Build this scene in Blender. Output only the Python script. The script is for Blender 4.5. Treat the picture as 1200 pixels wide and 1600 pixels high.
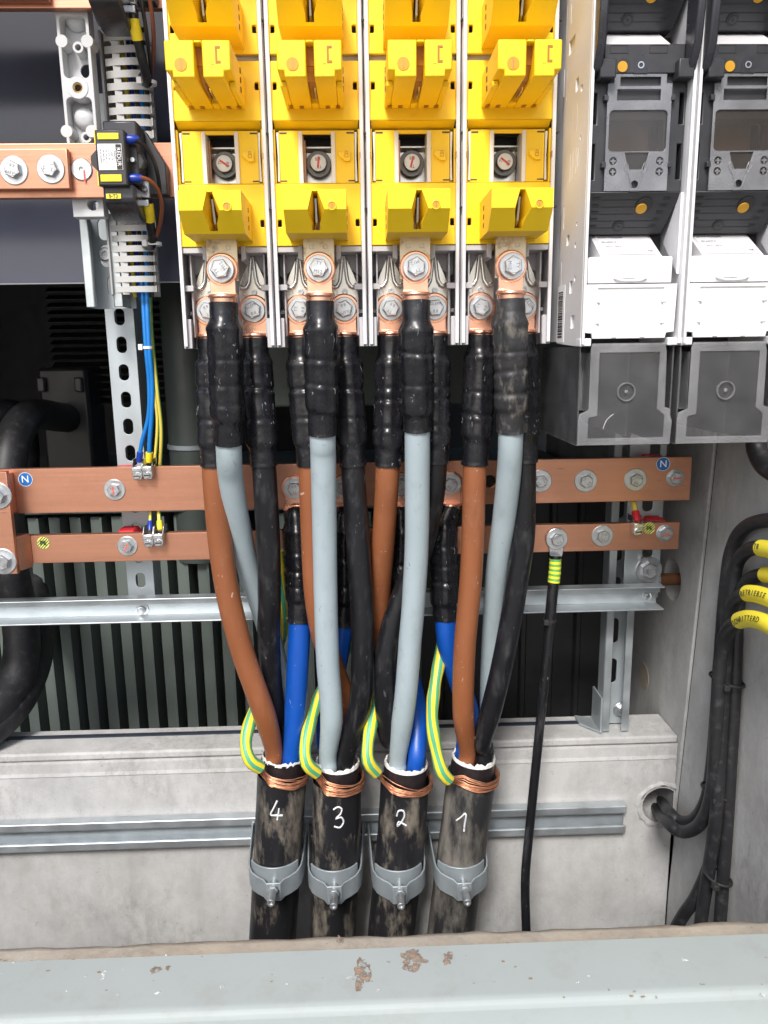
import bpy, bmesh, math, random
from mathutils import Vector, Matrix, noise as mnoise
R_ = math.radians
random.seed(7)
for o in list(bpy.data.objects): bpy.data.objects.remove(o)
scene = bpy.context.scene
COL = scene.collection
# ------------------------------------------------------------------ camera
F_PX, PITCH, YAW, ROLL = 1219.5, .20421, .03007, -.01423
CAM = Vector((-.01176, -.87273, -.00467))
fw = Vector((math.sin(YAW)*math.cos(PITCH), math.cos(YAW)*math.cos(PITCH), -math.sin(PITCH)))
rt0 = Vector((math.cos(YAW), -math.sin(YAW), 0)); up0 = rt0.cross(fw)
rt = math.cos(ROLL)*rt0 + math.sin(ROLL)*up0
up = -math.sin(ROLL)*rt0 + math.cos(ROLL)*up0
cd = bpy.data.cameras.new('camera'); cam = bpy.data.objects.new('camera', cd); COL.objects.link(cam)
m = Matrix((rt, up, -fw)).transposed().to_4x4(); m.translation = CAM; cam.matrix_world = m
cd.sensor_fit = 'VERTICAL'; cd.sensor_height = 24; cd.lens = F_PX/1600*24; cd.clip_start = .02; cd.clip_end = 2000
scene.camera = cam
# ------------------------------------------------------------------ light
SUN_EL, SUN_AZ = 45, 16          # degrees; azimuth measured from straight behind the camera, towards its left
w = bpy.data.worlds.new('World'); scene.world = w; w.use_nodes = True
nt = w.node_tree; sky = nt.nodes.new('ShaderNodeTexSky'); sky.sky_type = 'NISHITA'; sky.sun_disc = False
sky.sun_elevation = R_(SUN_EL); sky.sun_rotation = R_(180+SUN_AZ); sky.air_density = 1; sky.dust_density = 3; sky.ozone_density = 1
bg = nt.nodes['Background']; bg.inputs['Strength'].default_value = .11
nt.links.new(sky.outputs[0], bg.inputs[0])
sd = bpy.data.lights.new('sun', 'SUN'); sd.energy = 1.85; sd.angle = R_(15); sd.color = (1, .985, .965)
sun = bpy.data.objects.new('sun', sd); COL.objects.link(sun)
sdir = Vector((-math.sin(R_(SUN_AZ))*math.cos(R_(SUN_EL)), -math.cos(R_(SUN_AZ))*math.cos(R_(SUN_EL)), math.sin(R_(SUN_EL))))
sun.rotation_euler = sdir.to_track_quat('Z', 'Y').to_euler()
vs = scene.view_settings; vs.view_transform = 'Standard'; vs.look = 'None'; vs.gamma = 1; vs.use_curve_mapping = False
vs.exposure = 0.95
scene.render.resolution_x = 768; scene.render.resolution_y = 1024

# ------------------------------------------------------------------ where a measured point of the photo lies at a known depth
def ray(px, py): return fw + rt*((px-600)/F_PX) + up*((800-py)/F_PX)
def at(px, py, Y):
    v = ray(px, py); return CAM + v*((Y-CAM.y)/v.y)
def atX(px, py, X):
    v = ray(px, py); return CAM + v*((X-CAM.x)/v.x)

# ------------------------------------------------------------------ materials
MATS = {}
def mat(name, col, rough=.5, metal=0, var=.06, scale=40, bump=0, bscale=None, stretch=None, dirt=None, dirt_amt=.5,
        dscale=14, dstretch=None, spec=.5, rvar=.08, coat=0, dlo=.52, dhi=.68, fleck=None):
    if name in MATS: return MATS[name]
    ma = bpy.data.materials.new(name); ma.use_nodes = True; MATS[name] = ma
    t = ma.node_tree; N = t.nodes.new; L = t.links.new; b = t.nodes['Principled BSDF']
    b.inputs['Roughness'].default_value = rough; b.inputs['Metallic'].default_value = metal
    b.inputs['Specular IOR Level'].default_value = spec; b.inputs['Coat Weight'].default_value = coat
    geo = N('ShaderNodeNewGeometry')
    def vec(st):
        if not st: return geo.outputs['Position']
        mp = N('ShaderNodeMapping'); mp.inputs['Scale'].default_value = st; L(geo.outputs['Position'], mp.inputs['Vector']); return mp.outputs[0]
    no = N('ShaderNodeTexNoise'); no.inputs['Scale'].default_value = scale; no.inputs['Detail'].default_value = 6
    L(vec(stretch), no.inputs['Vector'])
    mr = N('ShaderNodeMapRange'); mr.inputs['From Min'].default_value = .3; mr.inputs['From Max'].default_value = .7
    mr.inputs['To Min'].default_value = 1-var; mr.inputs['To Max'].default_value = 1+var; L(no.outputs[0], mr.inputs[0])
    mu = N('ShaderNodeVectorMath'); mu.operation = 'SCALE'; mu.inputs[0].default_value = col; L(mr.outputs[0], mu.inputs['Scale'])
    last = mu.outputs[0]
    if dirt:
        n2 = N('ShaderNodeTexNoise'); n2.inputs['Scale'].default_value = dscale; n2.inputs['Detail'].default_value = 9; n2.inputs['Roughness'].default_value = .7
        L(vec(dstretch), n2.inputs['Vector'])
        m2 = N('ShaderNodeMapRange'); m2.inputs['From Min'].default_value = dlo; m2.inputs['From Max'].default_value = dhi; m2.inputs['To Max'].default_value = dirt_amt
        L(n2.outputs[0], m2.inputs[0])
        mx = N('ShaderNodeMix'); mx.data_type = 'RGBA'; L(m2.outputs[0], mx.inputs['Factor']); L(last, mx.inputs['A']); mx.inputs['B'].default_value = (*dirt, 1)
        last = mx.outputs['Result']
        m3 = N('ShaderNodeMapRange'); m3.inputs['To Min'].default_value = rough; m3.inputs['To Max'].default_value = .85; L(m2.outputs[0], m3.inputs[0]); L(m3.outputs[0], b.inputs['Roughness'])
    elif rvar:
        m3 = N('ShaderNodeMapRange'); m3.inputs['From Min'].default_value = .3; m3.inputs['From Max'].default_value = .7
        m3.inputs['To Min'].default_value = max(.03, rough-rvar); m3.inputs['To Max'].default_value = rough+rvar; L(no.outputs[0], m3.inputs[0]); L(m3.outputs[0], b.inputs['Roughness'])
    if fleck:   # small scuffs: colour, amount, scale, stretch, threshold
        fc, fa, fs, fst, ft = fleck
        nf = N('ShaderNodeTexNoise'); nf.inputs['Scale'].default_value = fs; nf.inputs['Detail'].default_value = 2; nf.inputs['Distortion'].default_value = 1.2; L(vec(fst), nf.inputs['Vector'])
        mf = N('ShaderNodeMapRange'); mf.inputs['From Min'].default_value = ft; mf.inputs['From Max'].default_value = ft+.05; mf.inputs['To Max'].default_value = fa; L(nf.outputs[0], mf.inputs[0])
        xf = N('ShaderNodeMix'); xf.data_type = 'RGBA'; L(mf.outputs[0], xf.inputs['Factor']); L(last, xf.inputs['A']); xf.inputs['B'].default_value = (*fc, 1); last = xf.outputs['Result']
    L(last, b.inputs['Base Color'])
    if bump:
        n4 = N('ShaderNodeTexNoise'); n4.inputs['Scale'].default_value = bscale or scale*4; n4.inputs['Detail'].default_value = 5
        L(vec(stretch), n4.inputs['Vector'])
        bp = N('ShaderNodeBump'); bp.inputs['Strength'].default_value = bump; bp.inputs['Distance'].default_value = .002; L(n4.outputs[0], bp.inputs['Height']); L(bp.outputs[0], b.inputs['Normal'])
    return ma
YEL = mat('yellow_plastic', (.95, .64, .014), .42, var=.03, scale=25, bump=.03, bscale=900, spec=.4)
YEL2 = mat('orange_yellow_plug', (.68, .30, .008), .5, var=.04)
GRY = mat('grey_housing_plastic', (.50, .49, .51), .5, var=.03, scale=30, bump=.02, bscale=700)
WHT = mat('white_plastic', (.74, .74, .76), .45, var=.02, scale=20, bump=.02, bscale=700)
PAPER = mat('white_label_card', (.86, .86, .86), .6, var=.01)
LBL = mat('printed_label_ground', (.62, .62, .64), .5, var=.02)
BLK = mat('black_plastic', (.029, .030, .035), .42, var=.12, scale=60, bump=.05, bscale=900)
BLKG = mat('glossy_black_plastic', (.03, .031, .038), .28, var=.1, scale=50)
PLUG = mat('ochre_plug', (.56, .29, .012), .45, var=.08)
INK = mat('black_print', (.02, .02, .02), .6, var=.02)
INKG = mat('grey_print', (.16, .16, .17), .6, var=.02)
SHR = mat('heat_shrink_black', (.009, .009, .0115), .27, var=.25, scale=60, bump=.10, bscale=160, dirt=(.10, .10, .10), dirt_amt=.12, dscale=60, dstretch=(1.5, 1.5, .8), fleck=((.30, .30, .31), .7, 190, (1, 1, .5), .695))
SHRD = mat('dusty_heat_shrink', (.022, .022, .024), .5, var=.25, scale=60, bump=.3, bscale=160, dirt=(.22, .20, .17), dirt_amt=.6, dscale=38, dstretch=(2.2, 2.2, 1))
BRN = mat('brown_insulation', (.25, .086, .034), .42, var=.10, scale=22, bump=.08, bscale=70, stretch=(1, 1, .25), dirt=(.36, .19, .12), dirt_amt=.20, dscale=45, dstretch=(1.5, 1.5, .5), fleck=((.55, .42, .34), .7, 170, (1, 1, .6), .70))
GRC = mat('grey_insulation', (.34, .41, .44), .40, var=.07, scale=25, bump=.10, bscale=80, stretch=(1, 1, .25), dirt=(.16, .17, .17), dirt_amt=.22, dscale=38, dstretch=(1.5, 1.5, .6), fleck=((.09, .09, .09), .6, 150, (1, 1, .7), .71))
BKC = mat('black_insulation', (.0085, .0085, .0105), .32, var=.25, scale=30, bump=.12, bscale=80, stretch=(1, 1, .25), dirt=(.11, .11, .115), dirt_amt=.30, dscale=40, dstretch=(1.8, 1.8, .5), fleck=((.24, .24, .25), .5, 160, (1, 1, .35), .70))
BLU = mat('blue_insulation', (.004, .070, .37), .38, var=.16, scale=25, bump=.10, bscale=70, stretch=(1, 1, .25), fleck=((.25, .35, .6), .6, 160, (1, 1, .5), .70))
SHE = mat('dirty_black_sheath', (.013, .013, .015), .42, var=.2, scale=30, bump=.25, bscale=120, stretch=(1, 1, .3), dirt=(.27, .235, .185), dirt_amt=.62, dscale=22, dstretch=(1.2, 1.2, .42), dlo=.50, dhi=.62)
SHE1 = mat('dustiest_black_sheath', (.022, .022, .023), .5, var=.2, scale=30, bump=.25, bscale=120, stretch=(1, 1, .3), dirt=(.26, .24, .205), dirt_amt=.62, dscale=20, dstretch=(1.3, 1.3, .40), dlo=.44, dhi=.62)
RUB = mat('black_rubber', (.014, .014, .016), .5, var=.2, scale=30, bump=.1, dirt=(.15, .15, .15), dirt_amt=.2, dscale=90)
WHF = mat('white_filler', (.78, .77, .74), .9, var=.08, scale=200, bump=.8, bscale=500)
CU = mat('copper_bar', (.58, .285, .185), .37, metal=.80, var=.08, scale=30, bump=.07, bscale=90, stretch=(.12, 1, 3), dirt=(.29, .14, .09), dirt_amt=.5, dscale=8, dstretch=(.8, 1, 1.1), dlo=.44, dhi=.72, fleck=((.16, .08, .05), .5, 60, (.25, 1, 2.2), .70))
CUB = mat('bright_copper', (.93, .52, .37), .28, metal=.95, var=.10, scale=60, rvar=.08)
CUW = mat('copper_strand', (.74, .37, .22), .46, metal=.85, var=.15, scale=120)
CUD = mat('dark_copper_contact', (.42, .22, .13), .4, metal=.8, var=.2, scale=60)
TIN = mat('tinned_contact', (.72, .70, .66), .30, metal=.85, var=.08, scale=50, stretch=(1, 1, .3))
BRONZE = mat('stained_tinned_copper', (.66, .56, .40), .42, metal=.7, var=.12, scale=70, dirt=(.25, .13, .06), dirt_amt=.7, dscale=60)
ZN = mat('galvanised_steel', (.52, .565, .59), .42, metal=.75, var=.13, scale=35, rvar=.10, bump=.05, bscale=150)
ZN2 = mat('dull_galvanised_steel', (.42, .465, .49), .5, metal=.6, var=.12, scale=28, rvar=.08, bump=.05, bscale=120, stretch=(1, 1, .3))
BOLT = mat('zinc_bolt', (.56, .58, .60), .36, metal=.85, var=.12, scale=120, rvar=.1)
DARKW = mat('dark_washer', (.17, .17, .165), .42, metal=.5, var=.15, scale=90)
CLG = mat('grey_coated_clamp', (.30, .34, .36), .42, metal=.35, var=.10, scale=40, bump=.08)
SILV = mat('nickel_clamp', (.75, .76, .77), .22, metal=.95, var=.10, scale=150)
RED = mat('red_insulator', (.55, .02, .03), .45, var=.1)
REDM = mat('red_paint_mark', (.65, .10, .08), .6, var=.2, scale=300)
BRASS = mat('brass_insert', (.75, .52, .22), .3, metal=.95)
GRN = mat('transformer_paint', (.125, .150, .138), .48, var=.08, scale=12, bump=.04, bscale=60)
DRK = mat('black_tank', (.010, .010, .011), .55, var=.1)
PAINT = mat('grey_door_paint', (.315, .353, .347), .55, var=.05, scale=6, bump=.04, bscale=250, dirt=(.24, .215, .19), dirt_amt=.22, dscale=22, spec=.35)
MUD = mat('dried_mud', (.25, .185, .14), .9, var=.35, scale=160, bump=.6)
def wear_through(ma, sc, thr):
    t = ma.node_tree; N = t.nodes.new; L = t.links.new; out = t.nodes['Material Output']; b = t.nodes['Principled BSDF']
    g = N('ShaderNodeNewGeometry'); n = N('ShaderNodeTexNoise'); n.inputs['Scale'].default_value = sc; n.inputs['Detail'].default_value = 8; n.inputs['Roughness'].default_value = .7; L(g.outputs['Position'], n.inputs[0])
    mr = N('ShaderNodeMapRange'); mr.inputs['From Min'].default_value = thr; mr.inputs['From Max'].default_value = thr+.10; L(n.outputs[0], mr.inputs[0])
    tr = N('ShaderNodeBsdfTransparent'); mx = N('ShaderNodeMixShader'); L(mr.outputs[0], mx.inputs[0]); L(tr.outputs[0], mx.inputs[1]); L(b.outputs[0], mx.inputs[2]); L(mx.outputs[0], out.inputs[0])
wear_through(MUD, 150, .42)
CHIP = mat('white_scuff', (.60, .61, .61), .6)
wear_through(CHIP, 260, .45)
SLATE = mat('slate_grey_gloss_sheet', (.060, .066, .095), .20, var=.35, scale=2.5, rvar=.10)
JOINT = mat('joint_sealant', (.02, .026, .04), .6, var=.2)
TAPE = mat('black_tape', (.018, .014, .016), .35, var=.2, scale=80)
LBLU = mat('light_blue_wire', (.006, .165, .50), .35, var=.06)
NBLU = mat('blue_sticker', (.01, .13, .42), .45, var=.04)
DBLU = mat('dark_blue_terminal', (.01, .04, .33), .3, var=.1)
YLW = mat('yellow_label', (.82, .70, .05), .5, var=.04)
YST = mat('yellow_ferrule', (.85, .66, .02), .4, var=.05)
TIE = mat('white_cable_tie', (.75, .75, .74), .4)
WBRN = mat('brown_wire', (.20, .06, .025), .4)

def concrete(name, base, warm, lo=.55):
    ma = bpy.data.materials.new(name); ma.use_nodes = True; t = ma.node_tree; N = t.nodes.new; L = t.links.new; b = t.nodes['Principled BSDF']
    b.inputs['Roughness'].default_value = .88; b.inputs['Specular IOR Level'].default_value = .25
    geo = N('ShaderNodeNewGeometry')
    def noise(sc, det=8, ro=.6, st=None):
        n = N('ShaderNodeTexNoise'); n.inputs['Scale'].default_value = sc; n.inputs['Detail'].default_value = det; n.inputs['Roughness'].default_value = ro
        if st:
            mp = N('ShaderNodeMapping'); mp.inputs['Scale'].default_value = st; L(geo.outputs['Position'], mp.inputs[0]); L(mp.outputs[0], n.inputs[0])
        else: L(geo.outputs['Position'], n.inputs[0])
        return n.outputs[0]
    r1 = N('ShaderNodeValToRGB'); L(noise(9, 12, .72, (1, 1, .8)), r1.inputs[0])
    e = r1.color_ramp.elements; e[0].position = .33; e[0].color = (base[0]*lo, base[1]*lo, base[2]*lo, 1); e[1].position = .62; e[1].color = (*base, 1)
    r2 = N('ShaderNodeValToRGB'); L(noise(4, 6, .6), r2.inputs[0]); e = r2.color_ramp.elements; e[0].position = .45; e[0].color = (1, 1, 1, 1); e[1].position = .7; e[1].color = (*warm, 1)
    mx = N('ShaderNodeMix'); mx.data_type = 'RGBA'; mx.blend_type = 'MULTIPLY'; mx.inputs['Factor'].default_value = 1; L(r1.outputs[0], mx.inputs['A']); L(r2.outputs[0], mx.inputs['B'])
    # vertical run-off streaks and specks
    r3 = N('ShaderNodeValToRGB'); L(noise(40, 5, .6, (1, 1, .12)), r3.inputs[0]); e = r3.color_ramp.elements; e[0].position = .30; e[0].color = (.80, .79, .77, 1); e[1].position = .48; e[1].color = (1, 1, 1, 1)
    m2 = N('ShaderNodeMix'); m2.data_type = 'RGBA'; m2.blend_type = 'MULTIPLY'; m2.inputs['Factor'].default_value = .42; L(mx.outputs['Result'], m2.inputs['A']); L(r3.outputs[0], m2.inputs['B'])
    r4 = N('ShaderNodeValToRGB'); L(noise(150, 4, .7), r4.inputs[0]); e = r4.color_ramp.elements; e[0].position = .26; e[0].color = (.45, .44, .42, 1); e[1].position = .36; e[1].color = (1, 1, 1, 1)
    m4 = N('ShaderNodeMix'); m4.data_type = 'RGBA'; m4.blend_type = 'MULTIPLY'; m4.inputs['Factor'].default_value = .8; L(m2.outputs['Result'], m4.inputs['A']); L(r4.outputs[0], m4.inputs['B'])
    # patchy, finely broken dark stains
    ra = N('ShaderNodeMapRange'); ra.inputs['From Min'].default_value = .47; ra.inputs['From Max'].default_value = .62; L(noise(5.5, 5, .6), ra.inputs[0])
    rb_ = N('ShaderNodeMapRange'); rb_.inputs['From Min'].default_value = .44; rb_.inputs['From Max'].default_value = .60; L(noise(75, 9, .78, (1, 1, .55)), rb_.inputs[0])
    pr = N('ShaderNodeMath'); pr.operation = 'MULTIPLY'; L(ra.outputs[0], pr.inputs[0]); L(rb_.outputs[0], pr.inputs[1])
    ps = N('ShaderNodeMath'); ps.operation = 'MULTIPLY'; ps.inputs[1].default_value = .55; L(pr.outputs[0], ps.inputs[0])
    m5 = N('ShaderNodeMix'); m5.data_type = 'RGBA'; L(ps.outputs[0], m5.inputs['Factor']); L(m4.outputs['Result'], m5.inputs['A']); m5.inputs['B'].default_value = (base[0]*.50, base[1]*.485, base[2]*.46, 1)
    L(m5.outputs['Result'], b.inputs['Base Color'])
    bp = N('ShaderNodeBump'); bp.inputs['Strength'].default_value = .45; bp.inputs['Distance'].default_value = .0015; L(noise(180, 8, .7), bp.inputs['Height']); L(bp.outputs[0], b.inputs['Normal'])
    MATS[name] = ma; return ma
CON = concrete('concrete', (.485, .487, .483), (.96, .95, .93), .70)
CONW = concrete('rough_concrete_edge', (.47, .43, .37), (.88, .80, .70), .7)

def clear(name, tint, haze, hcol, rough=.12):
    ma = bpy.data.materials.new(name); ma.use_nodes = True; t = ma.node_tree; N = t.nodes.new; L = t.links.new
    t.nodes.remove(t.nodes['Principled BSDF']); out = t.nodes['Material Output']
    tr = N('ShaderNodeBsdfTransparent'); tr.inputs[0].default_value = (*tint, 1)
    df = N('ShaderNodeBsdfDiffuse'); df.inputs[0].default_value = (*hcol, 1)
    gl = N('ShaderNodeBsdfGlossy'); gl.inputs['Roughness'].default_value = rough
    geo = N('ShaderNodeNewGeometry'); no = N('ShaderNodeTexNoise'); no.inputs['Scale'].default_value = 30; no.inputs['Detail'].default_value = 6; L(geo.outputs['Position'], no.inputs[0])
    mr = N('ShaderNodeMapRange'); mr.inputs['From Min'].default_value = .3; mr.inputs['From Max'].default_value = .75; mr.inputs['To Min'].default_value = haze*.7; mr.inputs['To Max'].default_value = haze*1.5; L(no.outputs[0], mr.inputs[0])
    m1 = N('ShaderNodeMixShader'); L(mr.outputs[0], m1.inputs[0]); L(tr.outputs[0], m1.inputs[1]); L(df.outputs[0], m1.inputs[2])
    fr = N('ShaderNodeFresnel'); fr.inputs[0].default_value = 1.45
    m2 = N('ShaderNodeMixShader'); L(fr.outputs[0], m2.inputs[0]); L(m1.outputs[0], m2.inputs[1]); L(gl.outputs[0], m2.inputs[2])
    L(m2.outputs[0], out.inputs[0]); MATS[name] = ma; return ma
PC = clear('clear_polycarbonate', (.96, .96, .97), .055, (.66, .67, .69))
PCS = clear('clear_side_wall', (.95, .95, .96), .11, (.62, .63, .66))
PCR = clear('moulded_clear_rib', (.94, .945, .955), .15, (.70, .71, .73))
LENS = clear('frosted_clear_lens', (.80, .81, .83), .34, (.42, .43, .46), .2)

def stripes(name, a, b_, n, uv=True, ang=0, thr=.5):
    ma = bpy.data.materials.new(name); ma.use_nodes = True; t = ma.node_tree; N = t.nodes.new; L = t.links.new; b = t.nodes['Principled BSDF']
    b.inputs['Roughness'].default_value = .45
    tc = N('ShaderNodeTexCoord'); sp = N('ShaderNodeSeparateXYZ'); L(tc.outputs['UV'], sp.inputs[0])
    mu = N('ShaderNodeMath'); mu.operation = 'MULTIPLY'; mu.inputs[1].default_value = n; L(sp.outputs[0], mu.inputs[0])
    ad = N('ShaderNodeMath'); ad.operation = 'MULTIPLY_ADD'; ad.inputs[1].default_value = ang; L(sp.outputs[1], ad.inputs[0]); L(mu.outputs[0], ad.inputs[2])
    fr = N('ShaderNodeMath'); fr.operation = 'FRACT'; L(ad.outputs[0], fr.inputs[0])
    gt = N('ShaderNodeMath'); gt.operation = 'GREATER_THAN'; gt.inputs[1].default_value = thr; L(fr.outputs[0], gt.inputs[0])
    mx = N('ShaderNodeMix'); mx.data_type = 'RGBA'; L(gt.outputs[0], mx.inputs['Factor']); mx.inputs['A'].default_value = (*a, 1); mx.inputs['B'].default_value = (*b_, 1)
    L(mx.outputs['Result'], b.inputs['Base Color']); MATS[name] = ma; return ma
GY = stripes('green_yellow_insulation', (.08, .36, .19), (.80, .60, .03), 5, ang=7)
GYW = stripes('green_yellow_wire', (.12, .42, .12), (.80, .62, .10), 2, thr=.28)
GYT = stripes('green_yellow_tape_wrap', (.12, .42, .10), (.82, .70, .04), 0, ang=160)

# ------------------------------------------------------------------ mesh kit
class MB:
    def __init__(s): s.v = []; s.f = []; s.uv = {}
    def add(s, vs, fs):
        o = len(s.v); s.v += [tuple(p) for p in vs]; s.f += [tuple(i+o for i in f) for f in fs]; return s
    def box(s, x0, x1, y0, y1, z0, z1):
        return s.add([(x, y, z) for z in (z0, z1) for y in (y0, y1) for x in (x0, x1)],
                     [(0, 2, 3, 1), (4, 5, 7, 6), (0, 1, 5, 4), (1, 3, 7, 5), (3, 2, 6, 7), (2, 0, 4, 6)])
    def prism(s, poly, axis, a, b):
        n = len(poly)
        P = {'x': lambda u, v, w: (w, u, v), 'y': lambda u, v, w: (u, w, v), 'z': lambda u, v, w: (u, v, w)}[axis]
        vs = [P(u, v, a) for u, v in poly] + [P(u, v, b) for u, v in poly]
        return s.add(vs, [tuple(range(n))[::-1], tuple(range(n, 2*n))] + [(i, (i+1) % n, n+(i+1) % n, n+i) for i in range(n)])
    def lathe(s, prof, c=(0, 0, 0), axis='y', n=24):
        """profile (r, h) from front to back; axis -> direction of +h"""
        k = len(prof); vs = []; ax = {'x': 0, 'y': 1, 'z': 2}[axis]
        for r, h in prof:
            for i in range(n):
                a = 2*math.pi*i/n; u, v = r*math.cos(a), r*math.sin(a)
                p = [u, v]; p.insert(ax, h); vs.append((c[0]+p[0], c[1]+p[1], c[2]+p[2]))
        fs = [(j*n+i, j*n+(i+1) % n, (j+1)*n+(i+1) % n, (j+1)*n+i) for j in range(k-1) for i in range(n)]
        flat = len({h for r, h in prof}) == 1 or prof[0] == prof[-1]
        if prof[0][0] > 0 and not flat: fs.append(tuple(range(n))[::-1])
        if prof[-1][0] > 0 and not flat: fs.append(tuple((k-1)*n+i for i in range(n)))
        return s.add(vs, fs)
    def tube(s, pts, rad, n=18, hexn=0, ref=Vector((0, -1, 0)), caps=True, seed=0, wob=0):
        pts = [Vector(p) for p in pts]; k = len(pts)
        if not hasattr(rad, '__iter__') and not callable(rad): rad = [rad]*k
        rnd = random.Random(seed); vs = []; o = len(s.v); L = 0; uvs = []
        T = [(pts[min(i+1, k-1)]-pts[max(i-1, 0)]).normalized() for i in range(k)]
        nrm = (ref - T[0]*ref.dot(T[0]))
        if nrm.length < 1e-4: nrm = T[0].orthogonal()
        nrm.normalize()
        for i in range(k):
            nrm = (nrm - T[i]*nrm.dot(T[i])).normalized(); bi = T[i].cross(nrm)
            if i: L += (pts[i]-pts[i-1]).length
            for j in range(n):
                a = 2*math.pi*j/n
                r = rad(i, a) if callable(rad) else rad[i]*(1-hexn*(1-abs(math.cos(3*a)))) + wob*(rnd.random()-.5)*rad[i]
                vs.append(pts[i]+nrm*(r*math.cos(a))+bi*(r*math.sin(a))); uvs.append((j/n, L))
        fs = [(i*n+j, i*n+(j+1) % n, (i+1)*n+(j+1) % n, (i+1)*n+j) for i in range(k-1) for j in range(n)]
        fo = len(s.f); s.add(vs, fs)
        for q, f in enumerate(fs):
            u = [list(uvs[x]) for x in f]
            if (f[1] % n) == 0: u[1][0] = 1; u[2][0] = 1
            s.uv[fo+q] = u
        if caps: s.f.append(tuple(o+j for j in range(n))[::-1]); s.f.append(tuple(o+(k-1)*n+j for j in range(n)))
        return s
    def mesh(s, name='m', smooth=35):
        me = bpy.data.meshes.new(name); me.from_pydata(s.v, [], s.f)
        if s.uv:
            ul = me.uv_layers.new(name='UVMap')
            for p in me.polygons:
                if p.index in s.uv:
                    for li, c in zip(p.loop_indices, s.uv[p.index]): ul.data[li].uv = c
        bm = bmesh.new(); bm.from_mesh(me); bmesh.ops.recalc_face_normals(bm, faces=bm.faces); bm.to_mesh(me); bm.free()
        fin(me, smooth); return me
def fin(me, smooth=35):
    me.polygons.foreach_set('use_smooth', [True]*len(me.polygons)); me.set_sharp_from_angle(angle=R_(smooth)); me.update()
def rect(x0, x1, y0, y1): return [(x0, y0), (x1, y0), (x1, y1), (x0, y1)]
def rrect(x0, x1, y0, y1, r, n=4):
    o = []
    for cx, cy, a in ((x1-r, y1-r, 0), (x0+r, y1-r, 90), (x0+r, y0+r, 180), (x1-r, y0+r, 270)):
        o += [(cx+r*math.cos(R_(a+90*i/n)), cy+r*math.sin(R_(a+90*i/n))) for i in range(n+1)]
    return o
def circ(cx, cy, r, n=24, a0=0): return [(cx+r*math.cos(a0+2*math.pi*i/n), cy+r*math.sin(a0+2*math.pi*i/n)) for i in range(n)]
def _curve_mesh(cu):
    ob = bpy.data.objects.new('tmp', cu); COL.objects.link(ob)
    dg = bpy.context.evaluated_depsgraph_get(); dg.update()
    me = bpy.data.meshes.new_from_object(ob.evaluated_get(dg), depsgraph=dg)
    bpy.data.objects.remove(ob); bpy.data.curves.remove(cu); me.materials.clear(); return me
def _place(me, plane, c, flip=False):
    M = {'xz': Matrix(((1, 0, 0, 0), (0, 0, -1, c), (0, 1, 0, 0), (0, 0, 0, 1))),
         'yz': Matrix(((0, 0, 1, c), (1, 0, 0, 0), (0, 1, 0, 0), (0, 0, 0, 1))),
         'xy': Matrix.Translation((0, 0, c))}[plane]
    me.transform(M); return me
def plate(outer, holes, a, b, plane='xz', bev=0, smooth=35):
    """flat sheet with holes; a..b is its span along the plane's normal"""
    cu = bpy.data.curves.new('p', 'CURVE'); cu.dimensions = '2D'; cu.fill_mode = 'BOTH'
    t = abs(b-a); bev = min(bev, t*.45); cu.extrude = t/2-bev; cu.bevel_depth = bev; cu.bevel_resolution = 1; cu.offset = -bev
    for pl in [outer]+list(holes):
        sp = cu.splines.new('POLY'); sp.points.add(len(pl)-1); sp.use_cyclic_u = True
        for p, q in zip(sp.points, pl): p.co = (q[0], q[1], 0, 1)
    me = _curve_mesh(cu); _place(me, plane, (a+b)/2); fin(me, smooth); return me
def text(body, size, c, x, z, t=.0004, align='CENTER', rot=0, plane='xz'):
    cu = bpy.data.curves.new('t', 'FONT'); cu.body = body; cu.size = size; cu.extrude = t/2; cu.align_x = align; cu.align_y = 'CENTER'; cu.resolution_u = 2
    me = _curve_mesh(cu); me.transform(Matrix.Translation((x, z, 0)) @ Matrix.Rotation(rot, 4, 'Z')); _place(me, plane, c); fin(me); return me
def obj(name, g, ma, parent=None, bev=0, seg=2, loc=None, smooth=35):
    me = g.mesh(name, smooth) if isinstance(g, MB) else g
    me.name = name
    if ma is not None:
        me.materials.clear(); me.materials.append(ma)
    o = bpy.data.objects.new(name, me); COL.objects.link(o)
    if parent: o.parent = parent
    if loc is not None: o.location = loc
    if bev:
        b = o.modifiers.new('bevel', 'BEVEL'); b.width = bev; b.segments = seg; b.limit_method = 'ANGLE'; b.angle_limit = R_(40)
    return o
def tag(o, label, cat, group=None):
    o['label'] = label; o['category'] = cat
    if group: o['group'] = group
    return o
def thing(name, label, cat, loc=(0, 0, 0), group=None):
    o = bpy.data.objects.new(name, None); COL.objects.link(o); o.location = loc; o.empty_display_size = .02
    return tag(o, label, cat, group)
def struct(o): o['kind'] = 'structure'; return o
def link_copy(o, parent, dloc=(0, 0, 0)):
    c = o.copy(); COL.objects.link(c); c.parent = parent; c.location = Vector(o.location)+Vector(dloc); return c
def copy_tree(o, parent=None, loc=None):
    c = o.copy(); COL.objects.link(c); c.parent = parent
    if loc is not None: c.location = loc
    for ch in list(o.children): copy_tree(ch, c)
    return c
def spline(ctrl, step=.004):
    """Catmull-Rom through points, evenly resampled"""
    P = [Vector(p) for p in ctrl]; P = [P[0]*2-P[1]]+P+[P[-1]*2-P[-2]]; out = []
    for i in range(1, len(P)-2):
        n = max(2, int((P[i+1]-P[i]).length/step))
        for j in range(n):
            t = j/n; a, b, c, d = P[i-1], P[i], P[i+1], P[i+2]
            out.append(.5*((2*b)+(c-a)*t+(2*a-5*b+4*c-d)*t*t+(3*b-a-3*c+d)*t**3))
    out.append(P[-2]); return out
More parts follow.
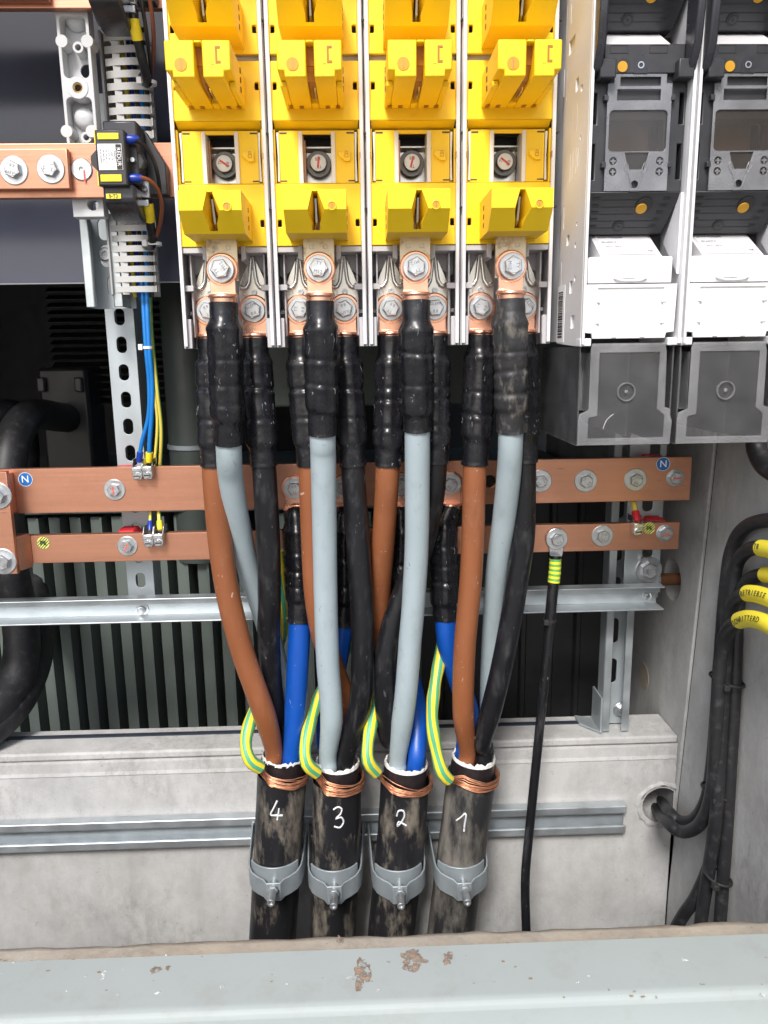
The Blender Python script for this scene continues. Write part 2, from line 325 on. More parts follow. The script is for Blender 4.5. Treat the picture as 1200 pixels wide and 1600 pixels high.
def band(path2, t, z0, z1):
    """sheet-metal strip: open path in XY, thickness t, between z0 and z1"""
    P = [Vector((p[0], p[1])) for p in path2]; k = len(P); A = []; B = []
    for i in range(k):
        d = (P[min(i+1, k-1)]-P[max(i-1, 0)]).normalized(); n = Vector((-d.y, d.x)); A.append(P[i]+n*t/2); B.append(P[i]-n*t/2)
    return MB().prism([tuple(p) for p in A]+[tuple(p) for p in B[::-1]], 'z', z0, z1)

# shared hardware meshes, facing the camera side (-Y); origin on the seat plane
def hex_mesh(r, h, rot=.3):
    b = MB(); n = 6; rings = []
    for rr, y in ((r, 0), (r, -h*.8), (r*.9, -h)):
        rings.append([(rr*math.cos(rot+2*math.pi*i/6), y, rr*math.sin(rot+2*math.pi*i/6)) for i in range(6)])
    b.add(sum(rings, []), [(j*6+i, j*6+(i+1) % 6, (j+1)*6+(i+1) % 6, (j+1)*6+i) for j in range(2) for i in range(6)]+[tuple(12+i for i in range(6)), tuple(range(6))[::-1]])
    b.lathe([(r*.74, -h*1.06), (r*.78, -h*1.0), (r*.78, -h*.9)], n=20)
    return b
HEX = [hex_mesh(1, .62, a).mesh('hex_head', 25) for a in (.1, .35, .6, .85)]
WASH = MB().lathe([(.52, -.16), (.95, -.16), (1, -.10), (1, 0), (.52, 0)], n=32).mesh('washer', 30)
BOLTN = [0]
def bolt(parent, x, y, z, rh=.0095, rw=.0155, name='bolt', mark=False, wm=None, txt='8.8', hm=None):
    i = BOLTN[0]; BOLTN[0] += 1
    o = obj(name, HEX[i % 4], None, parent); o.data.materials.clear() if not o.data.materials else None
    if not o.data.materials: o.data.materials.append(BOLT)
    o.location = (x, y-.16*rw*.55, z); o.scale = (rh, rh, rh)
    wsh = bpy.data.objects.new('washer', WASH if wm is None else WASH_D); COL.objects.link(wsh); wsh.parent = o
    wsh.scale = (rw/rh, rw*.6/rh, rw/rh); wsh.location = (0, .16*rw*.55/rh, 0)
    if wm is not None:
        o.data = HEX_D[i % 4]
        fc = bpy.data.objects.new('light_face', FACE); COL.objects.link(fc); fc.parent = o
    t = TXT[i % 3]
    s = bpy.data.objects.new('stamp', t); COL.objects.link(s); s.parent = o; s.rotation_euler = (0, i*1.3, 0)
    if mark:
        mk = bpy.data.objects.new('paint_mark', MARK); COL.objects.link(mk); mk.parent = o; mk.rotation_euler = (0, .25+i*.4, 0)
    return o
HEX_D = [h.copy() for h in HEX]
for h in HEX_D: h.materials.clear(); h.materials.append(DARKW)
for h in HEX: h.materials.clear(); h.materials.append(BOLT)
FACE = MB().lathe([(.0, -.672), (.80, -.672), (.87, -.64), (.87, -.58)], n=28).mesh('face', 30); FACE.materials.append(mat('pale_zinc', (.78, .80, .82), .45, metal=.1))
WASH.materials.append(BOLT); WASH_D = WASH.copy(); WASH_D.materials.clear(); WASH_D.materials.append(DARKW)
def stamp(a, b):
    m1 = text(a, .5, -.680, 0, .42, .010); bm = bmesh.new(); bm.from_mesh(m1); m2 = text(b, .5, -.680, 0, -.42, .010); bm.from_mesh(m2); bm.to_mesh(m1); bm.free()
    m1.materials.append(INKG); return m1
TXT = [stamp('TY', '8.8'), stamp('GLEPP', '8.8'), stamp('TY', 'M12')]
MARK = MB().box(-.10, .12, -.70, -.64, -.62, .55).mesh('mark'); MARK.materials.append(REDM)

# ================================================================== SETTING
XW, YB, ZL = .44, .150, -.555          # right wall, rear beam face, top of the ledge
# rear beam of the foundation with a cable hole
hc = at(1033, 1258, YB)
g = plate(rect(-1.2, XW, -1.4, ZL-.014), [circ(hc.x, hc.z, .030, 28)], YB, YB+.075, bev=.002)
wb = struct(obj('wall_back', g, CON))
obj('ledge', MB().prism([(-1.2, .152), (XW, .152), (XW, .224), (-1.2, .224)], 'z', ZL-.013, ZL-.001), CON, wb, bev=.003)
obj('chamfer', MB().prism([(YB-.0015, ZL-.035), (YB+.004, ZL-.016), (YB+.004, ZL-.036)], 'x', -1.2, XW-.003), CON, wb)
obj('joint_seal', MB().box(-1.2, XW-.06, .196, .204, ZL-.004, ZL+.001), JOINT, wb)
mb = MB(); rnd = random.Random(3); n = 40
vs = []
for i in range(n):
    a = 2*math.pi*i/n
    for r, y in ((.0305, 0.012), (.031, -.0015), (.0335+.002*rnd.random(), -.001-.003*rnd.random()), (.0365+.004*rnd.random(), .001)):
        vs.append((hc.x+r*math.cos(a), YB+y, hc.z+r*math.sin(a)))
mb.add(vs, [(i*4+j, i*4+j+1, ((i+1) % n)*4+j+1, ((i+1) % n)*4+j) for i in range(n) for j in range(3)])
obj('broken_hole_edge', mb, CON, wb, smooth=60)
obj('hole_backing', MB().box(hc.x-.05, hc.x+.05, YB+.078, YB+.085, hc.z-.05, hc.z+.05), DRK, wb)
# right wall: two slabs with a sealed joint between them
def gy(z): return .1017+(-.124-z)*.080
bh = atX(1050, 905, XW); ph = atX(1006, 1056, XW)
zt, zb = .75, -1.4
g = plate([(gy(zb)+.004, zb), (1.0, zb), (1.0, zt), (gy(zt)+.004, zt)], [circ(bh.y, bh.z, .030, 28)], XW, XW+.12, 'yz', bev=.002)
wr = struct(obj('wall_right', g, CON))
obj('front_slab', plate([(-.42, zb), (gy(zb)-.004, zb), (gy(zt)-.004, zt), (-.42, zt)], [], XW, XW+.12, 'yz', bev=.003), CON, wr)
obj('joint_seal', plate([(gy(zb)-.0035, zb), (gy(zb)+.0035, zb), (gy(zt)+.0035, zt), (gy(zt)-.0035, zt)], [], XW+.004, XW+.02, 'yz'), JOINT, wr)
obj('plugged_hole', MB().lathe([(.0, -.0005), (.021, -.0005), (.023, .001)], (XW, ph.y, ph.z), 'x', 28), CONW, wr)
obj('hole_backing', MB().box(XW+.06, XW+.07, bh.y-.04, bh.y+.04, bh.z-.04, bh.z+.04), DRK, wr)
# anchor bolt in the wall hole
ab = thing('anchor_bolt', 'rusty anchor bolt sitting in the round hole of the concrete wall', 'bolt', (XW-.02, bh.y, bh.z))
obj('nut', MB().lathe([(.0, -.018), (.012, -.018), (.013, -.016), (.013, 0), (.0, 0)], (0, 0, 0), 'x', 6), ZN2, ab, bev=.001)
obj('shank', MB().lathe([(.009, 0), (.009, .06)], (0, 0, 0), 'x', 14), mat('rust', (.20, .09, .04), .8, metal=.3, var=.3), ab)
# front beam and the painted sill
zf = -.555
mb = MB(); n = 90; rnd = random.Random(9)
prof = []
for i in range(n+1):
    x = -1.2+(XW+1.2)*i/n; j = .004*(rnd.random()-.5)
    prof.append([(x, -.214+j, zf-.012), (x, -.219+j*.6, zf-.003+.002*rnd.random()), (x, -.226, zf+.001*rnd.random()), (x, -.30, zf), (x, -.30, -1.4), (x, -.214, -1.4)])
mb.add(sum(prof, []), [(i*6+j, i*6+j+1, (i+1)*6+j+1, (i+1)*6+j) for i in range(n) for j in range(5)])
struct(obj('wall_front', mb, CONW, smooth=50))
# sill: folded sheet
ys = [(-.241, -.006), (-.241, .003), (-.244, .006), (-.2985, .0040), (-.3005, .0038), (-.3025, .0033), (-.3043, .0025), (-.3058, .0014), (-.3070, .0000), (-.3079, -.0017), (-.3085, -.0036), (-.3095, -.028), (-.3105, -.0325), (-.3145, -.0345), (-.365, -.0355), (-.365, -.16), (-.362, -.16), (-.362, -.0385), (-.313, -.0375), (-.3075, -.034), (-.3065, -.028), (-.3055, -.002), (-.302, .001), (-.244, .003), (-.244, -.006)]
sill = obj('door_sill', MB().prism([(y, zf+z) for y, z in ys], 'x', -1.2, XW+.1), PAINT, smooth=12)
tag(sill, 'pale grey-green painted steel sill folded over the front concrete edge', 'sill')
def smudge(px, py, r, ma, nm, sx=1, sy=1, seed=0):
    p = at(px, py, -.27); v = ray(px, py); p = CAM+v*((zf+.0058-CAM.z)/v.z); k = 48; rnd = random.Random(seed); H = [(rnd.uniform(.1, .34)/h**.7, rnd.uniform(0, 6.3), h) for h in (2, 3, 4, 5, 7, 9, 12, 16)]
    zz = zf+.0062-(.002/.056)*(-.244-p.y) if p.y > -.3 else zf+.0055
    rr = [max(.25, .8+sum(a_*math.sin(h_*2*math.pi*i/k+f_) for a_, f_, h_ in H)) for i in range(k)]
    pts = [(p.x+sx*r*rr[i]*math.cos(2*math.pi*i/k), p.y+sy*r*rr[i]*math.sin(2*math.pi*i/k)) for i in range(k)]
    b = MB(); c = len(pts); zf2 = lambda y: zf+.0060-(.002/.056)*(-.244-y)+.0003
    b.add([(x, y, zf2(y)) for x, y in pts]+[(p.x, p.y, zf2(p.y)+.0006)], [(i, (i+1) % c, c) for i in range(c)])
    return obj(nm, b, ma, sill, smooth=60)
for i in range(46):
    rq = random.Random(500+i); smudge(rq.uniform(-20, 1220), rq.uniform(1492, 1556), rq.uniform(.0006, .0020), MUD if i % 3 else CHIP, 'dirt_speck', rq.uniform(.6, 2.2), rq.uniform(.5, 1.2), 300+i)
for i, (px, py, r, sx, sy) in enumerate(((645, 1500, .013, 1.2, 1), (566, 1520, .010, 1, 1.9), (700, 1497, .006, 1, 1.4), (530, 1470, .004, .8, 1.5), (243, 1515, .005, 1.2, 1), (262, 1512, .003, 1, 1))):
    smudge(px, py, r, MUD, 'mud_stain', sx, sy, i)
for i, (px, py, r, sx, sy) in enumerate(((162, 1523, .0035, .7, 1.6), (26, 1504, .003, 1.5, .5), (545, 1525, .003, .8, 1), (134, 1524, .0018, .6, 1), (590, 1545, .002, 1, 1))):
    smudge(px, py, r, CHIP, 'paint_scuff', sx, sy, 20+i)
# unseen gravel sheet added for bounce light; shell added to keep the depth dark
struct(obj('ground', MB().box(-400, 400, -400, -.36, -1.5, -1.2), mat('gravel_ground', (.22, .21, .19), .9, var=.3, scale=30, bump=.5)))
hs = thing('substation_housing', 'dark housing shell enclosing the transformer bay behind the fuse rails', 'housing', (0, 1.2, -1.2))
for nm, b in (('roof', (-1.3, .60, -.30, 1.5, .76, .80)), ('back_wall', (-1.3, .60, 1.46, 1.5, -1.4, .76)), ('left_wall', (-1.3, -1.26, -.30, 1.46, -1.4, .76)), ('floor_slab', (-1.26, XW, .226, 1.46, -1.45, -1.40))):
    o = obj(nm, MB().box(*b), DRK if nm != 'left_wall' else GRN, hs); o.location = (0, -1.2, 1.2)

# ================================================================== TRANSFORMER (behind)
tf = thing('transformer', 'dark grey-green transformer with vertical cooling fins behind the copper bars', 'transformer', (0, .5, -1.2))
T0 = Vector((0, .5, -1.2))
def tpart(nm, mbx, ma, bev=0, par=None):
    o = obj(nm, mbx, ma, tf if par is None else par, bev=bev); o.location = -T0 if par is None else (0, 0, 0); return o
fin_me = MB().prism([(-.010, .0), (-.008, -.005), (.007, -.005), (.0085, -.010), (.0115, -.010), (.0125, .0), (.0125, .14), (-.010, .14)], 'z', -.78, 0).mesh('fin', 30)
xs = -.80
while xs < .10:
    o = obj('fin', fin_me, GRN, tf); o.location = Vector((xs, .42, -.27))-T0; xs += .0345
for q in range(36):
    pass
tpart('tank', MB().box(-.86, .41, .500, .95, -1.2, -.27), GRN)
tpart('tank_rim', MB().box(-.86, .41, .40, .98, -.262, -.235), GRN, .003)
tpart('dark_screen', MB().box(.085, XW-.004, .36, .364, -1.2, -.21), mat('dark_screen_paint', (.022, .022, .024), .5), .001)  # near-black sheet in place of fins, its colour carries the bay's darkness
for i in range(7): tpart('screen_rib', MB().prism([(.11+i*.046, .3598), (.1135+i*.046, .352), (.120+i*.046, .352), (.1235+i*.046, .3598)], 'z', -1.2, -.212), mat('dark_screen_paint', (.022, .022, .024), .5))
tpart('lid', MB().box(-.20, .34, .37, .40, -.09, .058), GRN, .004)
for i in range(7): tpart('rim_bolt', MB().lathe([(.0, -.012), (.008, -.012), (.008, 0)], (-.62+i*.12, .43, -.235), 'z', 6), DRK)
pc = at(290, 600, .40)
tpart('bushing_pipe', MB().lathe([(.042, -.35), (.042, .14), (.039, .15)], (pc.x, .44, 0), 'z', 28), mat('dark_green_pipe', (.055, .068, .062), .45))
lp = at(290, 704, .38); tpart('band_clamp', MB().lathe([(.0435, -.003), (.0445, -.002), (.0445, .004), (.0435, .005)], (pc.x, .44, lp.z), 'z', 28), ZN2)
p = at(615, 590, .369); tpart('rivet', MB().lathe([(.0, -.002), (.003, -.001), (.003, 0)], (p.x, .37, p.z), 'y', 10), DRK)
# dark cabinet gear deep on the left
lv = thing('louvre_panel', 'black ventilation louvre with thin horizontal slats in the dark bay', 'louvre', (-.4, .62, -.1))
a = at(40, 447, .62); b = at(290, 560, .62)
for i in range(16):
    z = a.z-.012-i*.0135
    o = obj('slat', MB().prism([(.0, 0), (.020, .0085), (.020, .0105), (-.001, .002)], 'x', -.20, .20), mat('slat_black', (.018, .018, .018), .35, var=.1), lv); o.location = (.10-.08, 0, z+.1)
rl = thing('relay_box', 'black boxed device with two clips deep in the dark bay', 'device', (0, 0, 0))
a = at(60, 575, .58); b = at(140, 612, .58)
obj('body', MB().box(a.x, b.x, .57, .66, b.z-.16, a.z), mat('charcoal_plastic', (.018, .018, .020), .4), rl, bev=.006)
for px in (67, 125):
    c = at(px, 600, .57); obj('clip', MB().box(c.x-.007, c.x+.007, .558, .569, c.z-.014, c.z+.012), mat('charcoal_clip', (.05, .05, .055), .35), rl, bev=.003)
rl.location = (0, 0, 0)
# slate glossy sheet upper left
cz = at(60, 442, .20).z
sh = obj('cover_sheet', plate(rrect(-.95, -.165, cz, .62, .004), [], .200, .206), SLATE)
tag(sh, 'large glossy slate-grey cover sheet behind the left copper busbars', 'cover sheet')
obj('sheet_edge', MB().box(-.95, -.165, .1992, .2068, cz-.0016, cz-.0002), mat('pale_edge', (.30, .31, .33), .5), sh)

# ================================================================== FUSE RAILS (yellow)
def yellow_rail_parts(root):
    """rail in local coordinates: x across from its centre line, y depth, z height"""
    # housing: back channel and the two side flanges
    hg = MB()
    for s in (-1, 1):
        hg.box(min(s*.0465, s*.0495), max(s*.0465, s*.0495), -.002, .075, 0.0, .56)
    hs_ = obj('housing', hg, GRY, root, bev=.0006)
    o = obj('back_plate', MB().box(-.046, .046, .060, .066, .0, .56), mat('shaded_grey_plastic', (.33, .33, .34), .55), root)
    for s in (-1, 1):
        obj('flange', MB().box(min(s*.0445, s*.0485), max(s*.0445, s*.0485), -.0065, -.0026, .002, .56), WHT, root, bev=.0006)
    for zz in (.320, .215, .143):
        pass
    # lower terminal chamber details
    for s in (-1, 1):
        a_, b_ = sorted((s*.0445, s*.0495))
        obj('chamber_rib', MB().box(min(s*.036, s*.046), max(s*.036, s*.046), .0, .010, .060, .066), GRY, root, bev=.0005)
        obj('chamber_rib', MB().box(min(s*.030, s*.046), max(s*.030, s*.046), .020, .030, .036, .040), GRY, root, bev=.0005)
        obj('chamber_web', MB().box(min(s*.0385, s*.0400), max(s*.0385, s*.0400), .008, .055, .012, .098), GRY, root)
        obj('cable_gate', MB().box(min(s*.0405, s*.0460), max(s*.0405, s*.0460), -.0015, .006, .0, .031), GRY, root, bev=.0006)
        obj('gusset', MB().prism([(s*.012, .099), (s*.046, .099), (s*.046, .078), (s*.043, .076)], 'y', .030, .034), GRY, root)
        obj('cross_bar', MB().box(min(s*.014, s*.0445), max(s*.014, s*.0445), -.003, .050, .0985, .1043), GRY, root, bev=.0006)
    obj('terminal_hood', MB().prism([(-.0225, .1045), (-.0225, .0915), (-.019, .0895), (-.0175, .0895), (-.0175, .1045)], 'y', -.010, .04), GRY, root, bev=.0006)
    obj('terminal_hood', MB().prism([(.0225, .1045), (.0225, .0915), (.019, .0895), (.0175, .0895), (.0175, .1045)], 'y', -.010, .04), GRY, root, bev=.0006)
    obj('chamber_wall', MB().box(-.046, .046, .045, .048, .0, .098), GRY, root)
    # contacts
    obj('middle_contact', MB().box(-.0160, .0160, -.0243, -.0203, .068, .112), BRONZE, root, bev=.0004)
    for s in (-1, 1):
        cx = s*.0244
        o = obj('side_contact', plate([(cx-.0155, .032), (cx+.0155, .032), (cx+.0155, .066), (cx+.011, .078), (cx+.002, .098), (cx-.002, .098), (cx-.011, .078), (cx-.0155, .066)], [], .0255, .0290, bev=.0004), TIN, root)
        for q in (-1, 1):
            lo = MB(); lo.tube(spline([(cx+q*.0135, .0245, .067), (cx+q*.010, .0215, .064), (cx+q*.0045, .0235, .070), (cx+q*.0012, .0250, .096)], .003), [.0028]*3+[.0022]*60 if False else .0022, 10)
            obj('contact_crease', lo, TIN, root, smooth=60)
        obj('set_screw', MB().lathe([(.0012, -.0015), (.0014, -.003), (.0028, -.003), (.0031, -.002), (.0031, 0)], (cx+.001, .0255, .060), 'y', 18), BOLT, root, smooth=30)
        obj('embossed_marking', text('L1' if s < 0 else 'L2', .0065, .0253, cx-.0095, .0585, .0005), mat('embossed_tin', (.45, .44, .42), .4, metal=.6), root)
    obj('embossed_marking', text('L2     L2', .006, -.0248, 0, .101, .0004), mat('embossed_tin', (.45, .44, .42), .4, metal=.6), root)
    # one phase of yellow covers, repeated 185 mm higher
    def phase(dz, first):
        D = lambda me: (me.transform(Matrix.Translation((0, 0, dz))), me)[1]
        P = []
        hl = [rrect(s*.0412-.0024, s*.0412+.0024, .1240, .1312, .0011, 2) for s in (-1, 1)]
        P.append(('lower_cover_plate', plate(rrect(-.0445, .0445, .1048, .1665, .0008, 2), hl+[rect(-.006, .006, .110, .140)], -.0045, .0005, bev=.0007), YEL))
        hl = [rrect(s*.0412-.0024, s*.0412+.0024, .2565, .2637, .0011, 2) for s in (-1, 1)]
        P.append(('upper_cover_plate', plate(rrect(-.0445, .0445, .2275, .2835, .0008, 2), hl, -.0045, .0005, bev=.0007), YEL))
        P.append(('cover_lip', MB().prism([(-.0045, .2272), (.0095, .2205), (.0115, .2205), (.0115, .2240), (.0008, .2272)], 'x', -.0438, .0438).mesh(), YEL))
        # middle section between the plates
        hol = [rect(-.0185, .0185, .168, .2165)]
        P.append(('middle_plate', plate(rect(-.0392, .0388, .1672, .2200), hol, .0035, .0065, bev=.0003), YEL))
        P.append(('middle_lip', MB().prism([(-.0042, .1668), (.0035, .1690), (.0035, .1668)], 'x', -.044, .044).mesh(), YEL))
        for s in (-1, 1):
            P.append(('edge_strip', MB().box(min(s*.0428, s*.0446), max(s*.0428, s*.0446), -.001, .006, .1672, .2200).mesh(), YEL))
            P.append(('white_clip', MB().prism([(s*.0393, .1700), (s*.0418, .1700), (s*.0410, .195), (s*.0418, .2180), (s*.0393, .2180)], 'y', .002, .010).mesh(), WHT))
            P.append(('window_rail', MB().prism([(s*.0148, .1675), (s*.0190, .1675), (s*.0190, .2185), (s*.0148, .2185)], 'y', .0010, .030).mesh(), WHT))
            P.append(('clip_slot', MB().box(min(s*.031, s*.0385), max(s*.031, s*.0385), .0031, .0034, .2168, .2182).mesh(), BLK))
            P.append(('clip_slot', MB().box(min(s*.032, s*.0388), max(s*.032, s*.0388), .0031, .0034, .1702, .1714).mesh(), BLK))
            P.append(('flange_notch', MB().box(min(s*.0440, s*.0452), max(s*.0440, s*.0452), -.0068, -.0015, .1905, .1965).mesh(), CUD))
        P.append(('lock_tab', MB().prism([(.0225, .1990), (.0345, .1990), (.0345, .1895), (.0290, .1895), (.0225, .1945)], 'y', -.0005, .0034).mesh(), YEL))
        P.append(('lock_symbol', plate(rect(.0285, .0325, .1930, .1965), [rect(.0291, .0319, .1936, .1959)], -.0009, -.0006), YEL2))
        P.append(('lock_symbol', plate(rect(.0290, .0320, .1967, .1992), [rect(.0296, .0314, .1967, .1986)], -.0009, -.0006), YEL2))
        P.append(('contact_plate', MB().box(-.0155, .0160, .034, .040, .150, .205).mesh(), TIN))
        P.append(('contact_step', MB().prism([(.034, .2052), (.028, .2085), (.028, .2100), (.040, .2100), (.040, .2052)], 'x', -.0148, .0148).mesh(), TIN))
        P.append(('window_back', MB().box(-.020, .020, .042, .045, .15, .222).mesh(), BLK))
        P.append(('busbar_edge', MB().box(-.0150, -.0125, .014, .033, .160, .213).mesh(), CUD))
        # lower fuse holder block: V guide, slot, sloped underside
        body = MB()
        S = lambda x, t: (x, -.0800+.0200*t, .1286-.0188*t)
        for sg, tx, vx, ex in ((-1, .0021, .0072, .0045), (1, .0023, .0092, .0041)):
            W = .0300
            v = [(sg*W, -.08, .1466), (sg*tx, -.08, .1466), S(sg*vx, 0), S(sg*W, 0), S(sg*ex, .57), S(sg*ex*.93, .875), S(0, .875), S(0, 1), S(sg*W, 1),
                 (0, -.0046, .1090), (sg*W, -.0046, .1090), (sg*W, -.0046, .1466), (0, -.0046, .1466), (sg*tx, -.0046, .1466),
                 (sg*.0015, -.044, .1455), (sg*.0021, -.042, .1200), (sg*.0040, -.030, .1118)]
            body.add(v, [(0, 1, 2, 3), (3, 2, 4, 5, 6, 7, 8), (8, 7, 9, 10), (0, 3, 8, 10, 11), (0, 11, 13, 1), (1, 14, 15, 2), (2, 15, 4), (4, 15, 16, 5), (10, 9, 12, 11)])
        body.box(-.0021, .0023, -.0798, -.0046, .1452, .1466)
        P.append(('lower_holder', body.mesh('lower_holder'), YEL))
        P.append(('spring_contact', MB().prism([(-.066, .1410), (-.056, .1200), (-.046, .1150), (-.040, .1150), (-.040, .1440)], 'x', -.0008, .0011).mesh(), TIN))
        P.append(('holder_floor', MB().box(-.0045, .0045, -.040, -.034, .1100, .1450).mesh(), CUD))
        P.append(('test_hole_ring', MB().lathe([(.0034, -.0004), (.0036, -.0014), (.0044, -.0012), (.0046, .0), (.0034, -.0004)], (.0164, -.0800, .1318), 'y', 24).mesh(), YEL))
        P.append(('test_hole', MB().lathe([(.0, .0), (.0036, .0)], (.0164, -.0806, .1318), 'y', 20).mesh(), YEL2))
        P.append(('probe_slot', MB().box(.0160, .0168, -.0811, -.0807, .1300, .1340).mesh(), CUD))
        for k in range(3):
            for s in (-1, 1):
                xx = s*.0300
                P.append(('side_vent', MB().box(xx-.0003, xx+.0003, -.034+0, -.030, .1170+k*.0085, .1215+k*.0085).mesh(), INK))
        # upper fuse holder block
        b2 = MB()
        o1 = [(-.0292, .2440), (-.0230, .2440), (-.0230, .2383), (-.0032, .2383), (-.0032, .2692), (-.0292, .2692)]
        b2.prism(o1, 'y', -.100, -.0046)
        o2 = [(.0292, .2440), (.0292, .2692), (.0042, .2692), (.0042, .2383), (.0230, .2383), (.0230, .2440)]
        b2.prism(o2, 'y', -.100, -.0046)
        b2.box(-.0031, .0041, -.100, -.060, .2668, .2692); b2.box(-.0031, .0041, -.0200, -.0046, .2383, .2692)
        b2.box(-.0295, -.0231, -.072, -.0046, .2386, .2439); b2.box(.0231, .0295, -.072, -.0046, .2386, .2439)
        P.append(('upper_holder', b2.mesh('upper_holder'), YEL))
        P.append(('slot_back', MB().prism([(-.090, .2667), (-.086, .252), (-.062, .2445), (-.056, .2445), (-.056, .2667)], 'x', -.0031, .0041).mesh(), mat('amber_shadow_plastic', (.40, .15, .008), .5)))  # amber wedge, the slot's inner shade is put into its colour
        P.append(('spring_contact', MB().prism([(-.082, .252), (-.070, .2420), (-.040, .2395), (-.030, .2405), (-.030, .258)], 'x', -.0018, .0003).mesh(), CUD))
        P.append(('spring_contact', MB().prism([(-.070, .250), (-.055, .2400), (-.026, .2400), (-.026, .258)], 'x', .0018, .0030).mesh(), TIN))
        P.append(('contact_jaw', MB().prism([(-.086, .2515), (-.074, .2425), (-.030, .2412), (-.030, .2515)], 'x', -.0030, .0040).mesh(), CUD))  # dark copper filler added so the slot's inside looks shaded brown
        P.append(('test_hole', MB().lathe([(.0, .0), (.0056, .0)], (-.0153, -.1006, .2491), 'y', 24).mesh(), YEL2))
        P.append(('probe_slot', MB().box(-.0156, -.0150, -.1012, -.1007, .2450, .2535).mesh(), CUD))
        P.append(('bracket_cutout', MB().prism([(.0158, .2640), (.0205, .2640), (.0205, .2622), (.0176, .2622), (.0176, .2520), (.0205, .2520), (.0205, .2500), (.0158, .2500)], 'y', -.1005, -.0998).mesh(), mat('amber_shadow_plastic', (.40, .15, .008), .5)))  # flat amber patch, colour stands for the shade of a recess
        P.append(('mould_line', MB().box(.0120, .0123, -.1003, -.0999, .2385, .2495).mesh(), YEL2))
        P.append(('mould_line', MB().box(.0120, .0150, -.1003, -.0999, .2492, .2495).mesh(), YEL2))
        for xx in (-.0242, -.0134, .0130, .0232):
            P.append(('underside_vent', MB().prism([(xx-.0022, -.016), (xx+.0022, -.016), (xx+.0022, -.0075), (xx-.0022, -.0075)], 'z', .2379, .2382).mesh(), CUD))
        for k in range(3):
            for s in (-1, 1):
                xx = s*.0295
                P.append(('side_vent', MB().box(xx-.0003, xx+.0003, -.040, -.036, .2445+k*.0085, .2490+k*.0085).mesh(), INK))
        P.append(('arrow_emboss', plate([(-.004, .2330), (0, .2300), (.004, .2330), (.0028, .2330), (0, .2310), (-.0028, .2330)], [], -.0050, -.0047), YEL))
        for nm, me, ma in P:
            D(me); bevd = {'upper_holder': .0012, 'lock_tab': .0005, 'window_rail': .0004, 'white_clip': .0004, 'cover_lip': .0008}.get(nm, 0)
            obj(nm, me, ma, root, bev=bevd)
        bolt(root, .0004, .026, .1920+dz, .0096, .0136, 'clamping_bolt', True, wm=1)
    obj('gap_strip', MB().box(-.0440, .0440, .0030, .0060, .2800, .2940), GRY, root)
    phase(0, True); phase(.185, False)
    # terminal bolts
    bolt(root, 0, -.0350, .0790, .0100, .0134, 'terminal_bolt')
    for s in (-1, 1): bolt(root, s*.0244, .0150, .0405, .0095, .0130, 'terminal_bolt')
    # snap dots in the joint
    for zz in (.320, .2145, .1415):
        obj('joint_pin', MB().lathe([(.0, -.0078), (.0013, -.0076), (.0013, -.004)], (.0500, 0, zz), 'y', 10), INK, root)
numbers = ['4', '3', '2', '1']
RL = ['yellow fuse rail beside the current transformer, feeding cable 4', 'yellow fuse rail between those feeding cables 4 and 2, above cable 3', 'yellow fuse rail feeding the cable with a handwritten two', 'yellow fuse rail next to the white switch side plate, feeding cable 1']
CL = ['thick black cable handwritten with a four, its brown core sweeping out furthest', 'thick black cable handwritten with a three, grey and black cores in front', 'thick black cable handwritten with a two, crossed black core behind grey core', 'thick black cable handwritten with a one, dusty sleeve on its grey core']
KL = ['grey strut clamp gripping the cable handwritten with a four', 'grey strut clamp gripping the cable handwritten with a three', 'grey strut clamp gripping the cable handwritten with a two', 'grey strut clamp gripping the cable handwritten with a one']
rail0 = thing('fuse_rail', RL[0], 'fuse rail', (-.15, 0, 0), 'yellow fuse rails')
yellow_rail_parts(rail0)
rails = [rail0]
for i in (1, 2, 3):
    r = copy_tree(rail0, None, (-.15+.1*i, 0, 0)); r['label'] = RL[i]; rails.append(r)

rb = random.Random(77)
for r in rails:
    for ch in r.children:
        if ch.name.startswith(('clamping_bolt', 'terminal_bolt')): ch.rotation_euler = (0, rb.uniform(0, 6.28), 0)
